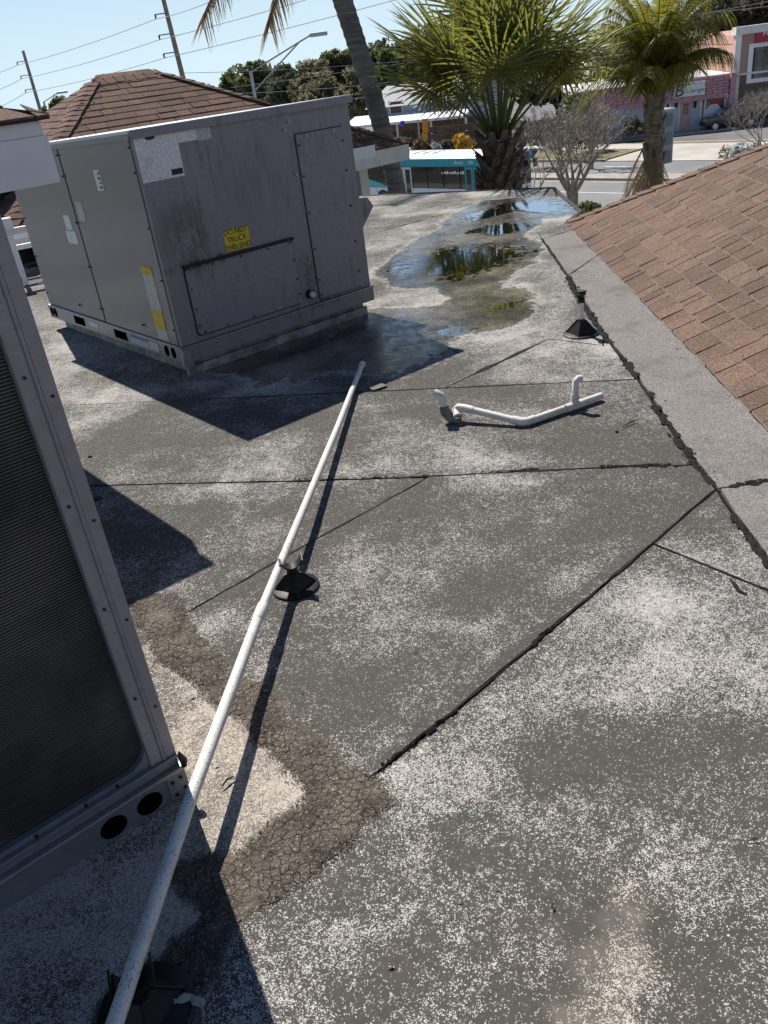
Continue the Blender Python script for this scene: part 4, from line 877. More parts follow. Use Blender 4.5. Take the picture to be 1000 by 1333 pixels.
MB().tube([q3.lerp(q4, .4), q4, q4 + Vector((.014, .004, .012)), q4 + Vector((.03, .006, .008))], .0168, 12).build('stub', M['pvc'], pw, world=True, smooth=True)
b0 = Gz(596, 545, .034)
MB().tube([q0 + e1 * .05, q0, q0 - e1 * .03 + Vector((0, 0, -.004)), q0 - e1 * .047 + Vector((0, 0, -.02)), Vector((b0.x, b0.y, .045))], .0195, 12).build('elbow', M['pvc'], pw, world=True, smooth=True)
MB().tube([Vector((b0.x, b0.y, .046)), b0, b0 - e1 * .03 + Vector((0, 0, -.008)), b0 - e1 * .065 + Vector((0, 0, .02)), b0 - e1 * .07 + Vector((0, 0, .05))], [.024, .026, .027, .026, .024], 12).build('trap', M['pvcd'], pw, world=True, smooth=True)
tt = b0 - e1 * .07 + Vector((0, 0, .05)); MB().tube([tt, tt + Vector((0, 0, .03)), tt - e1 * .012 + Vector((0, 0, .05)), tt - e1 * .045 + Vector((0, 0, .058))], .0195, 12).build('elbow', M['pvc'], pw, world=True, smooth=True)
# crumpled scrap and small debris
cs_ = empty('plastic_scrap', tuple(G(235, 1318)), 0, 'crumpled pale plastic scrap lying by the near black stand', 'scrap')
mb = MB(); sp = [G(226, 1313), G(234, 1310), G(243, 1309), G(252, 1308), G(260, 1311), G(268, 1315), G(270, 1325)]
n = 0
vs = []
for i, p in enumerate(sp):
    for k in (-1, 0, 1): vs.append(p + Vector((rnd.uniform(-.002, .002), k * .009 + rnd.uniform(-.003, .003), .02 + rnd.uniform(-.006, .010) + (k == 0) * .006)))
mb.add(vs, [(i * 3 + k, i * 3 + k + 1, i * 3 + k + 4, i * 3 + k + 3) for i in range(len(sp) - 1) for k in (0, 1)]); o = mb.build('crumpled_sheet', M['whitebush'], cs_, world=True); md = o.modifiers.new('thick', 'SOLIDIFY'); md.thickness = .002
wb_ = MB(); c0 = G(172, 1322); wb_.prism([c0 + Vector((a, b, .03)) for a, b in ((0, 0), (.010, .012), (.012, .028), (.004, .022), (-.006, .004))], (0, 0, .004)); tag(wb_.build('plastic_chip', M['curbm'], None), 'small curved white plastic chip leaning in shadow beside the pole foot', 'scrap')
sq = G(492, 507); tag(MB().box((-.045, -.03, .011), (.045, .03, .0185), Matrix.Translation((sq.x, sq.y, 0)) @ Matrix.Rotation(.5, 4, 'Z')).build('membrane_scrap', M['selvage'], None, bevel=.001), 'small square scrap of dark membrane lying past the tip of the long pole', 'scrap')
for (a, b, l_, an, lb) in ((821, 555, .05, .5, 'thin dark twig lying right of the bent drain pipe'), (298, 1023, .02, .8, 'curled dead leaf on the pale patch beside the long pole')):
    c0 = G(a, b); tag(MB().tube([c0 + Vector((-l_ * math.cos(an), -l_ * math.sin(an), .016)), c0 + Vector((0, .004, .02)), c0 + Vector((l_ * math.cos(an), l_ * math.sin(an), .016))], [.002, .0035, .0015], 5).build('twig', M['gasket'], None), lb, 'twig')
for (a, b, r_, lb) in ((128, 652, .022, 'dark round pebble in the shadow left of the seam'), (118, 597, .012, 'small dark pebble near the canopy shadow'), (803, 565, .008, 'tiny black pebble right of the drain pipe')):
    c0 = G(a, b); tag(MB().lathe([(.001, .009), (r_, .010), (r_ * .7, .017), (.001, .019)], c0, 9).build('pebble', M['gasket'], None, smooth=True), lb, 'pebble')
# white equipment rack, bucket like stand and a black box added for the shaded void under the canopy
rk = G(35, 372); rk2 = empty('equipment_rack', (rk.x, rk.y, 0), ROT - .25, 'white metal rack with legs standing in the sun beneath the canopy', 'rack')
MB().box((-1.0, -.03, .50), (.25, .03, .56)).build('beam', M['offwhite'], rk2, bevel=.004)
MB().box((-1.0, .25, .42), (.3, .30, .47)).build('beam', M['white'], rk2, bevel=.004)
MB().box((-1.0, .5, .28), (.35, .55, .33)).build('beam', M['white'], rk2, bevel=.004)
MB().box((-.35, -.05, .56), (.05, .05, .66)).build('junction_box', M['white'], rk2, bevel=.006)
for x, y in ((0, 0), (-.8, 0), (0.0, .5), (-.8, .5)): MB().tube([(x, y, .012), (x, y, .50)], .024, 8).build('leg', M['white'], rk2, smooth=True)
MB().tube([(-.5, .1, .34), (-.2, .25, .42), (.1, .35, .44), (.3, .4, .40)], .022, 8).build('bent_pipe', M['offwhite'], rk2, smooth=True)
bk = G(20, 350); bt = empty('vent_boot', (bk.x - .02, bk.y + .35, 0), 0, 'black cone shaped vent boot with trailing cable beside the white rack', 'vent')
MB().lathe([(.001, .01), (.15, .01), (.13, .04), (.085, .30), (.07, .42), (.001, .43)], n=14).build('cone', M['black'], bt, smooth=True)
MB().tube([(0.1, 0, .35), (.25, -.05, .30), (.40, -.12, .2), (.5, -.25, .12), (.45, -.4, .03), (.2, -.45, .02)], .014, 6).build('cable', M['black'], bt, smooth=True)
MB().box((-.02, -.05, .36), (.2, .06, .45)).build('valve', M['pvcd'], bt, bevel=.02)
db = Y(0, 262, 10.4); tag(MB().box((-1.5, 0, 0.012), (.62, .8, 1.25), Matrix.Translation((db.x, db.y, 0)) @ Matrix.Rotation(ROT, 4, 'Z')).build('dark_void_block', M['black'], None, bevel=.02), 'black block added for the dark shaded void behind the white rack', 'cabinet')  # black block added where only a dark, shaded gap shows

# ================================================================== GROUND, ROAD
tag(MB().box((-500, -300, GZ - .5), (700, 900, GZ)).build('ground', M['ground']), kind='structure')
RA = R(-50); D = Vector((math.cos(RA), math.sin(RA), 0)); N = Vector((-D.y, D.x, 0))
def RF(z): return Matrix(((D.x, N.x, 0, 0), (D.y, N.y, 0, 0), (0, 0, 1, z), (0, 0, 0, 1)))
def rbox(t0, t1, n0, n1, z0, z1, name, mat, kind='structure', parent=None):
    o = MB().box((t0, n0, GZ + z0), (t1, n1, GZ + z1), RF(0)).build(name, M[mat], parent)
    if kind and parent is None: o['kind'] = kind
    return o
def nof(x, y): return G(x, y, GZ).dot(N)
def tof(x, y): return G(x, y, GZ).dot(D)
n_w, n_y1, n_y2, n_d, n_c = nof(780, 251.0), nof(780, 237.0), nof(780, 227.0), nof(780, 217.0), nof(780, 210.5)
n_k0 = n_w - 11.5
rbox(-260, 160, n_k0, n_c, -.3, .004, 'road', 'asphalt')
rbox(-260, 160, n_k0 - .3, n_k0 - .001, -.3, .13, 'near_kerb', 'kerb'); rbox(-260, 160, n_k0 - 2.2, n_k0 - .302, -.3, .12, 'near_pavement', 'concrete')
rbox(-260, 160, n_w - .07, n_w + .07, .003, .010, 'lane_line', 'paintw')
rbox(-260, 160, n_w - 3.9, n_w - 3.76, .003, .010, 'lane_line', 'paintw')
rbox(-260, 160, n_y1 - .08, n_y1 + .08, .003, .010, 'lane_line', 'painty'); rbox(-260, 160, n_y2 - .08, n_y2 + .08, .003, .010, 'lane_line', 'painty')
rbox(-260, 160, n_y1 + .5, n_y2 - .35, -.2, .14, 'median', 'kerb')
for k in range(-20, 12): rbox(k * 9.0 + 1.5, k * 9.0 + 4.5, n_d - .07, n_d + .07, .003, .010, 'lane_dash', 'paintw')
n_lot = nof(760, 190.5); t_dr = tof(806, 205)
rbox(-260, t_dr, n_c, n_c + .3, -.3, .14, 'far_kerb', 'kerb')
n_g = nof(760, 197)
rbox(-260, t_dr - .2, n_c + .301, n_g, -.3, .10, 'verge', 'grass')
rbox(-260, t_dr - .3, n_g + .001, n_lot, -.3, .12, 'far_pavement', 'concrete')
rbox(t_dr, 90, n_c + .001, n_lot, -.3, .05, 'driveway_apron', 'concrete')
rbox(-100, 110, n_lot + .002, n_lot + 46, -.3, .03, 'parking_lot', 'asphalt2')
n_py = nof(800, 187.0); rbox(t_dr - 3, t_dr + 40, n_py - .15, n_py + .15, .02, .038, 'parking_line', 'painty')

# ================================================================== PINK SHOP AND TWO STOREY BUILDING
FA = R(-10); F = Vector((math.cos(FA), math.sin(FA), 0)); B = Vector((-F.y, F.x, 0))       # along front, and away from the camera
Q = G(905, 170.5, GZ)
def fr(z=0): return frame((Q.x, Q.y, GZ + z), F, B)
def sv(x, y):
    p = V(x, y, Q, B); return (p - Q).dot(F), p.z - GZ
MF = Matrix(((F.x, B.x, 0, Q.x), (F.y, B.y, 0, Q.y), (0, 0, 1, GZ), (0, 0, 0, 1)))
sh = empty('shop_building', (Q.x, Q.y, GZ), FA, 'low pink and pale blue shop with a white script sign across the road', 'shop')
uR, zT = sv(955, 94.5); uL = sv(745, 130)[0]; _, zB = sv(954, 123.8)
MB().box((uL, 0.0, 0.0), (uR, 12.0, zB - .02)).build('wall', M['paleblue'], sh)
MB().box((uL, -0.02, zT - .4), (uR - .05, 12.0, zT)).build('roof', M['offwhite'], sh)
MB().box((uL, -0.55, zB - .019), (uR - .3, -.021, zB + .12)).build('fascia_base', M['mauve'], sh)
rows = 7; hz = (zT - zB - .14) / rows
for i in range(rows):
    x = uL - (i % 2) * .35
    while x < uR - .32:
        x2 = min(x + .86, uR - .31)
        o = MB().box((max(x, uL) + .012, -0.50 + i * .035, zB + .125 + i * hz), (x2 - .012, -.022, zB + .125 + (i + 1) * hz - .025)).build('siding_shake', M['mauve'], sh) if x2 - x > .1 else None
        x += .88
MB().box((uL, -.20, zB + .121), (uR - .32, -.0215, zT - .01)).build('siding_backing', M['gasket'], sh) if False else None
MB().box((uR - .30, -.62, 0), (uR + .1, 0.0, zT + .03)).build('end_pier', M['mauve'], sh)
MB().box((uR + .11, -.30, 0), (uR + .42, 0.0, zT - .3)).build('white_pilaster', M['offwhite'], sh)
a = sv(876, 109); b = sv(914.8, 122.3)
sgn = MB().box((a[0], -.68, b[1]), (b[0], -.555, a[1])).build('shop_sign', M['signface'], sh); cxs = (a[0] + b[0]) / 2; czs = (a[1] + b[1]) / 2; sw_ = b[0] - a[0]
sgn['label'] = 'white shop sign with script lettering'
text('B', 1.35, 'lettering', M['ink'], sgn, frame((a[0] + sw_ * .18, -.70, czs - .05), (1, 0, 0), (.25, 0, 1)), .004)
text('Lounge', .5, 'lettering', M['greypanel'], sgn, frame((a[0] + sw_ * .68, -.70, czs - .12), (1, 0, 0), (.3, 0, 1)), .004)
text('Beauty', .28, 'lettering', M['greybox'], sgn, frame((a[0] + sw_ * .50, -.70, czs + .42), (1, 0, 0), (.3, 0, 1)), .004)
a = sv(886, 131); b = sv(898.5, 164.8)
dr = MB().box((a[0], -.05, 0.12), (b[0], -.001, a[1])).build('door', M['pinkdoor'], sh, bevel=.01)
dw, dh = b[0] - a[0], a[1] - .12
for i in range(2):
    for j in range(3): MB().box((a[0] + dw * (.28 + .25 * i), -.075, .12 + dh * (.52 + .13 * j)), (a[0] + dw * (.49 + .25 * i), -.051, .12 + dh * (.63 + .13 * j))).build('pane', M['glass'], dr)
MB().box((a[0] - .12, -.03, .12), (a[0] - .001, 0, a[1] + .1)).build('door_frame', M['offwhite'], sh)
for x in (880, 904.6):
    p = sv(x, 135.5); lm = MB().box((p[0] - .1, -.22, p[1] - .28), (p[0] + .1, -.02, p[1] + .12)).build('wall_lantern', M['black'], sh, bevel=.04); MB().box((p[0] - .14, -.26, p[1] + .12), (p[0] + .14, -.02, p[1] + .2)).build('lantern_cap', M['black'], lm)
a = sv(914, 128.5); b = sv(941, 156)
wi = MB().box((a[0], -.03, b[1]), (b[0], -.001, a[1])).build('shop_window', M['glass'], sh)
wx = sv(918.5, 130)[0]
for x in (a[0] - .1, wx - .06, b[0]): MB().box((x, -.07, b[1]), (x + .1, -.031, a[1])).build('window_frame', M['white'], wi)
MB().box((a[0] - .1, -.07, a[1]), (b[0] + .1, -.0, a[1] + .1)).build('window_frame', M['white'], wi)
p0 = sv(928, 154); dm = MB(); dm.add([(p0[0] + x, -.034, p0[1] + z) for x, z in ((-1.05, -.05), (1.0, -.05), (.55, .75), (.1, 1.25), (-.12, 1.25), (-.6, .7))], [(0, 1, 2, 3, 4, 5)]); dm.build('dress_display', M['signface'], wi)
p1 = sv(935, 133); MB().box((p1[0] - .75, -.036, p1[1] - .12), (p1[0] + .55, -.0335, p1[1] + .2)).build('red_poster', M['redsign'], wi)
a = sv(867.5, 133); b = sv(871, 141); MB().box((a[0], -.04, b[1]), (b[0], -.001, a[1])).build('window', M['glass'], sh); MB().box((a[0] - .12, -.03, b[1] - .1), (b[0] + .12, -.0005, a[1] + .1)).build('window_frame', M['white'], sh)
for xx in (806, 780): p = sv(xx, 150); MB().box((p[0] - .35, -.4, 0), (p[0] + .35, -.001, zB - .03)).build('column', M['paleblue'], sh)
MB().box((uL, -2.2, 0.031), (uR + .4, -.63, .16)).build('walkway', M['kerb'], sh)
# two-storey neighbour
H3 = sv(955, 36)[1]; u0 = uR + .45
tb = empty('two_storey_building', tuple(MF @ Vector((u0, 0, 0))), FA, 'two storey salmon pink building with white cornice and a red sign', 'building')
def tl(x0, x1, y0, y1, z0, z1, nm, mt, par=None, bev=0): return MB().box((x0, y0, z0), (x1, y1, z1)).build(nm, M[mt], par or tb, bevel=bev)
tl(-.45, 16, .02, 22, 0, H3 - .55, 'wall', 'salmon')
tl(-.40, 16, -.05, .019, 3.9, H3 - .55, 'upper_facade', 'tan'); tl(.0, 16, -.05, .019, 0, 3.75, 'lower_facade', 'brick')
tl(-.42, 16, -.12, -.0505, 3.75, 3.9, 'band_course', 'offwhite')
tl(-.60, 16.2, -.45, .9, H3 - .549, H3, 'cornice', 'offwhite'); tl(-.50, -.05, -.13, -.051, 3.91, H3 - .55, 'corner_board', 'white')
tl(-.46, -.4501, 0.02, 22, 4.0, 4.03, 'wall_joint', 'gasket'); 
for z in (H3 - 2.6, H3 - 1.2): tl(-.462, -.4502, .95, 22, z, z + .03, 'wall_joint', 'gasket')
def sv2(x, y): u, z = sv(x, y); return u - u0, z
a = sv2(983.5, 39.5); b = sv2(1009, 53)
rs = tl(a[0], a[0] + 3.3, -.30, -.0505, b[1], a[1] - .05, 'wall_sign', 'redsign')
text('Pet', .50, 'lettering', M['whitetext'], rs, frame((a[0] + .85, -.31, b[1] + (a[1] - b[1]) * .68), (1, 0, 0), (0, 0, 1)), .004)
text('Co', .50, 'lettering', M['whitetext'], rs, frame((a[0] + 1.25, -.31, b[1] + (a[1] - b[1]) * .22), (1, 0, 0), (0, 0, 1)), .004)
a = sv2(981, 62); b = sv2(1000, 100)
wn_ = tl(a[0], a[0] + 3.0, -.07, -.0506, b[1], a[1], 'upper_window', 'glasslight')
for bx in ((a[0] - .35, a[0], b[1] - .3, a[1] + .3), (a[0] + 3.0, a[0] + 3.35, b[1] - .3, a[1] + .3), (a[0], a[0] + 3.0, a[1], a[1] + .3), (a[0], a[0] + 3.0, b[1] - .3, b[1])): tl(bx[0], bx[1], -.11, -.051, bx[2], bx[3], 'window_frame', 'white', wn_)
tl(a[0] + .0005, a[0] + .14, -.09, -.0705, b[1], a[1], 'mullion', 'gasket', wn_)
for k in range(5): tl(.6 + k * 2.6, 2.6 + k * 2.6, -.07, -.0505, .4, 2.9, 'shop_window', 'glass')

# ================================================================== BLACK SUV
def suv():
    p = G(950, 167.5, GZ); c = empty('parked_suv', (p.x, p.y, GZ + .03), FA, 'black SUV parked in front of the pink shop', 'car')
    # local x forward to the left is negative
    prof = [(-2.15, .45), (-2.2, .75), (-2.12, 1.02), (-1.05, 1.10), (-.45, 1.62), (-.2, 1.70), (1.75, 1.70), (2.0, 1.60), (2.15, 1.05), (2.18, .50), (2.0, .36), (-2.0, .36)]
    MB().prism([Vector((x, -.88, z)) for x, z in prof], (0, 1.76, 0)).build('body', M['carblack'], c, bevel=.06, smooth=True)
    gls = [[(-.92, 1.12), (-.42, 1.56), (.35, 1.58), (.35, 1.12)], [(.42, 1.12), (.42, 1.58), (1.15, 1.58), (1.2, 1.12)], [(1.27, 1.12), (1.22, 1.58), (1.75, 1.56), (1.95, 1.15)]]
    for g in gls: MB().prism([Vector((x, -.895, z)) for x, z in g], (0, .02, 0)).build('side_window', M['glasslight'], c)
    MB().prism([Vector((-1.07, -.72, 1.13)), Vector((-.47, -.68, 1.63)), Vector((-.47, .68, 1.63)), Vector((-1.07, .72, 1.13))], (-.03, 0, .03)).build('windscreen', M['glasslight'], c)
    for x in (-1.35, 1.35):
        for s in (-1, 1):
            wh = MB().tube([(x, s * .91, .36), (x, s * .68, .36)], .36, 20).build('wheel', M['rubber'], c, smooth=True)
            MB().tube([(x, s * .915, .36), (x, s * .9105, .36)], .22, 10).build('rim', M['chrome'], wh, smooth=True)
    for s in (-1, 1):
        MB().box((-2.22, s * .65 - .13, .80), (-2.15, s * .65 + .13, .97)).build('headlight', M['signface'], c, bevel=.03)
        MB().box((-.95, s * .98 - .1, 1.08), (-.80, s * .98 + .1, 1.24)).build('mirror', M['carblack'], c, bevel=.03)
    MB().box((-2.24, -.8, .42), (-2.05, .8, .62)).build('bumper', M['black'], c, bevel=.03)
    for s in (-.6, .6): MB().box((-.1, s - .02, 1.72), (1.7, s + .02, 1.76)).build('roof_rail', M['chrome'], c)
    MB().box((.3, -.91, .98), (.48, -.885, 1.01)).build('door_handle', M['chrome'], c)
suv()

# ================================================================== BUS
def bus():
    n0 = n_w - 6.2; Lb = 12.4
    fp = V(656, 255, N * n0, N); t1 = fp.dot(D)
    base = D * t1 + N * n0
    b = empty('city_bus', (base.x, base.y, GZ + .004), RA, 'white and teal city bus with dark windows on the near lane', 'bus')
    # local x: forward (front at 0, rear -Lb); local y: 0 near (door) side .. 2.55; z up
    H = 3.05
    MB().box((-Lb, 0, .34), (0, 2.55, 1.22)).build('lower_body', M['buswhite'], b, bevel=.05)
    MB().box((-Lb, 0.02, 1.2205), (-.02, 2.53, 2.42)).build('window_band', M['glass'], b, bevel=.03)
    MB().box((-Lb, 0, 2.4205), (0, 2.55, 2.86)).build('cant_panel', M['teal'], b, bevel=.04)
    MB().prism([Vector((-Lb + .1, y, z)) for y, z in ((.04, 2.8605), (.25, 3.03), (1.27, H + .03), (2.3, 3.03), (2.51, 2.8605))], (Lb - .2, 0, 0)).build('roof', M['buswhite'], b, smooth=True)
    MB().box((-Lb + .6, .45, 3.06), (-Lb + 3.4, 2.1, 3.24)).build('roof_pod', M['buswhite'], b, bevel=.05)
    for k in range(3): MB().box((-7.4 + k * .8, .6, 3.075), (-7.3 + k * .8, 1.7, 3.09)).build('roof_seam', M['curbm'], b)
    # rear swoosh panels
    for pts_, mt, yy in (([(-Lb + .02, 1.23), (-Lb + .02, 1.95), (-10.2, 1.55), (-9.2, 1.27), (-8.6, 1.23)], 'lightteal', -.012), ([(-Lb + .02, 2.86), (-Lb + .02, 2.40), (-10.9, 2.42), (-10.9, 2.86)], 'buswhite', -.010), ([(-11.3, 2.86), (-11.0, 2.86), (-9.6, 2.42), (-10.0, 2.42)], 'navy', -.016), ([(-10.4, .95), (-9.6, .78), (-9.0, .80), (-9.3, 1.0)], 'navy', -.014)):
        MB().prism([Vector((x, yy, z)) for x, z in pts_], (0, .011, 0)).build('livery_panel', M[mt], b)
    def door(x0, wd, mt):
        for i in range(2):
            d = MB().box((x0 + i * (wd / 2 + .03), -.03, .42), (x0 + i * (wd / 2 + .03) + wd / 2, -.001, 2.40)).build('door_leaf', M[mt], b)
            MB().box((x0 + i * (wd / 2 + .03) + .10, -.036, .62), (x0 + i * (wd / 2 + .03) + wd / 2 - .10, -.0305, 2.28)).build('pane', M['glass'], d)
    door(-2.75, 1.15, 'teal'); door(-8.30, 1.20, 'offwhite')
    for x in (-3.2, -4.5, -5.8, -7.1, -9.0): MB().box((x, -.004, 1.26), (x + .05, .019, 2.38)).build('window_post', M['black'], b)
    for x in (-3.75, -9.75):
        for s in (0.0, 2.25):
            wl_ = MB().tube([(x, s - .01, .48), (x, s + .28, .48)], .48, 22).build('wheel', M['rubber'], b, smooth=True); MB().tube([(x, s - .022, .48), (x, s - .011, .48)], .28, 14).build('rim', M['chrome'], wl_, smooth=True)
            c_ = [Vector((x + .60 * math.cos(R(a)), s - .006 if s == 0 else 2.551, .48 + .60 * math.sin(R(a)))) for a in range(0, 181, 12)]; MB().prism(c_, (0, .006, 0)).build('wheel_arch', M['gasket'], b)
    MB().box((.001, .15, 1.25), (.03, 2.4, 2.45)).build('windscreen', M['glass'], b, bevel=.01)
    MB().box((.001, .3, 2.52), (.06, 2.25, 2.84)).build('destination_sign', M['black'], b, bevel=.02)
    MB().box((.001, .0, .36), (.12, 2.55, .75)).build('bumper', M['black'], b, bevel=.03)
    for y in (.1, 2.4): MB().box((.30, y - .15, 2.05), (.42, y + .15, 2.5)).build('mirror', M['black'], b, bevel=.04); MB().tube([(0, y, 2.6), (.36, y, 2.5)], .025, 6).build('mirror_arm', M['black'], b)
    for y in (.3, 2.25): MB().box((.001, y - .14, .85), (.03, y + .14, 1.05)).build('headlight', M['signface'], b, bevel=.01)
    text('369', .24, 'fleet_number', M['whitetext'], b, frame((-2.3, -.006, 2.64), (1, 0, 0), (0, 0, 1)), .002)
    text('Breeze', .24, 'fleet_name', M['whitetext'], b, frame((-3.2, -.006, 2.64), (1, 0, 0), (.3, 0, 1)), .002)
    for k in range(9): MB().box((-4.6 + k * .20, .012, 2.02 + .02 * (k % 2)), (-4.46 + k * .20, .0195, 2.12 + .03 * ((k * 7) % 3))).build('window_sticker', M['whitetext'], b)
bus()

# ================================================================== GREY SIGN CABINET ON A POLE
def pylon():
    Yd = 30.0; bl_ = Y(862, 213, Yd); br_ = Y(887, 211, Yd); tl_ = Y(862, 144, Yd); mid = Y(874, 215, Yd)
    wd = (br_ - bl_).length; ht = (tl_ - bl_).length * .99
    o = empty('pylon_sign', (bl_.x, bl_.y, GZ), 0, 'grey boxed pylon sign with three dark panels behind the feather palm', 'sign')
    ang = R(32); s1, s2 = .42, .42
    z0 = bl_.z - GZ; Mx = Matrix.Translation((wd * .52, 0, z0)) @ Matrix.Rotation(R(28), 4, 'Z')
    a_, b_ = wd * .62, wd * .62                         # a square cabinet seen on its corner
    cab_ = MB().box((-a_, 0, 0), (0, b_, ht), Mx).build('cabinet', M['greybox'], o)
    MB().box((-a_ - .02, -.02, ht + .0005), (.02, b_ + .02, ht + .06), Mx).build('cap', M['galv'], o)
    for k in range(3):
        zl = ht * (.02 + .34 * k); zh = zl + ht * .235
        MB().box((-a_ * .97, -.012, zl), (-a_ * .20, -.0005, zh), Mx).build('sign_panel', M['greypanel'], o)
        MB().box((.0005, b_ * .15, zl), (.012, b_ * .42, zh), Mx).build('sign_panel', M['greypanel'], o); MB().box((.0005, b_ * .50, zl), (.012, b_ * .92, zh), Mx).build('sign_panel', M['greypanel'], o)
    MB().box((-a_ * .93, b_ * .2, -z0), (-a_ * .68, b_ * .45, -.0005), Mx).build('post', M['galv'], o)
pylon()

# ================================================================== FAR HOUSE, FENCE
def far_house():
    Yd = 74; a = Y(485, 158, Yd); Fx = D.copy(); A_ = R(-26); Fx = Vector((math.cos(A_), math.sin(A_), 0)); Bx = Vector((-Fx.y, Fx.x, 0))
    h = empty('roadside_house', (a.x, a.y, GZ), A_, 'pale blue house with a grey roof and white awning beyond the bus', 'house')
    def sp(x, y): p = V(x, y, a, Bx); return (p - a).dot(Fx), p.z - GZ
    u1 = sp(618, 140)[0]; zr = sp(560, 133)[1]; zt = sp(560, 108)[1]; za = sp(560, 151)[1]
    MB().box((0.3, 0, 0), (u1, 9, zr)).build('wall', M['bluewall'], h)
    MB().prism([Vector((-.3, y, z)) for y, z in ((-.6, zr + .001), (4.5, zt), (9.6, zr + .001))], (u1 + .6, 0, 0)).build('roof', M['greyroof'], h)
    MB().prism([Vector((-1.5, y, z)) for y, z in ((-.02, za + .5), (-2.6, za), (-2.6, za - .18), (-.02, za + .3))], (u1 + 1.5, 0, 0)).build('awning', M['white'], h)
    MB().box((.3, -.05, 0), (u1, -.001, za - .3)).build('shade_panel', M['brick'], h)  # dark panel: the shade under the awning is put into its colour
    for k in range(5):
        x = 1.2 + k * (u1 - 2) / 5; wv = MB().box((x, -.09, .8), (x + 1.1, -.051, za - .9)).build('window', M['glass'], h); MB().box((x - .1, -.08, .7), (x + 1.2, -.0505, .799)).build('sill', M['offwhite'], wv)
    for k in range(4): MB().box((.2 + k * u1 / 3.1, -2.45, 0), (.34 + k * u1 / 3.1, -2.3, za - .18)).build('awning_post', M['offwhite'], h)
    p = sp(516, 141); wv = MB().box((p[0] - .45, -.06, p[1] - .5), (p[0] + .5, -.001, p[1] + .5)).build('window', M['brick'], h); 
    for x in (-.6, .5): MB().box((p[0] + x, -.09, p[1] - .6), (p[0] + x + .1, -.0, p[1] + .6)).build('window_frame', M['white'], wv)
far_house()
fy = 62
bn0 = Y(550, 155, fy); bn1 = Y(554, 182, fy)
bo = empty('roadside_banner', (bn1.x, bn1.y, GZ), RA * .5, 'tall narrow orange banner standing in front of the pale blue house', 'banner')
zt_ = bn0.z - GZ; zb_ = bn1.z - GZ
for k in range(3): MB().box((-.24 + .1 * math.sin(k), -.02, zb_ + (zt_ - zb_) * (k / 3) + .02), (.20 + .1 * math.sin(k), .02, zb_ + (zt_ - zb_) * ((k + 1) / 3))).build('banner_panel', M['amber'], bo, bevel=.01)
MB().tube([(-.42, 0, 0), (-.42, 0, zt_)], .05, 6).build('pole', M['galv'], bo)
pb = Y(524, 161, 66); tag(MB().lathe([(.001, -.22), (.13, -.18), (.21, 0), (.13, .18), (.001, .22)], pb, 12).build('balloon', M['purple'], None, smooth=True), 'round purple balloon in the shade under the white awning', 'balloon')
def fence():
    Yd = 64; a = Y(556, 190, Yd); A_ = R(-30); Fx = Vector((math.cos(A_), math.sin(A_), 0)); Bx = Vector((-Fx.y, Fx.x, 0))
    f = empty('slat_fence', (a.x, a.y, GZ), A_, 'dark brown horizontal slat fence behind the bus', 'fence'); zt = V(600, 163, a, Bx).z - GZ; n = 8
    for k in range(n): MB().box((0, -.03 + .01 * (k % 2), .12 + k * zt / n), (5.6, .03, .08 + (k + 1) * zt / n - .03)).build('slat', M['wood'], f)
    for k in range(3): MB().box((k * 2.1, .031, 0), (k * 2.1 + .14, .15, zt + .1)).build('post', M['wood'], f)
fence()

# ================================================================== FOLIAGE
def leafmesh(pts, nrm, size, aspect, tint, rs):
    n = len(pts); a = rs.randn(n, 3); a -= nrm * (a * nrm).sum(1, keepdims=True); a /= np.linalg.norm(a, axis=1, keepdims=True) + 1e-9
    b = np.cross(nrm, a); s = size * (0.6 + 0.8 * rs.rand(n, 1))
    v = np.stack([pts + a * s, pts + b * s * aspect, pts - a * s, pts - b * s * aspect], 1).reshape(-1, 3)
    f = np.arange(n * 4).reshape(-1, 4); return v, f, tint
def np_obj(name, v, f, tint, mat, parent=None):
    me = bpy.data.meshes.new(name); n = len(f); k = f.shape[1]
    me.vertices.add(len(v)); me.vertices.foreach_set('co', v.astype(np.float32).ravel())
    me.loops.add(n * k); me.loops.foreach_set('vertex_index', f.astype(np.int32).ravel())
    me.polygons.add(n); me.polygons.foreach_set('loop_start', np.arange(0, n * k, k, dtype=np.int32))
    me.update(calc_edges=True); me.validate()
    at = me.attributes.new('tint', 'FLOAT', 'FACE'); at.data.foreach_set('value', np.asarray(tint, np.float32))
    me.materials.append(mat); o = bpy.data.objects.new(name, me); COL.objects.link(o)
    if parent is not None: o.parent = parent
    return o
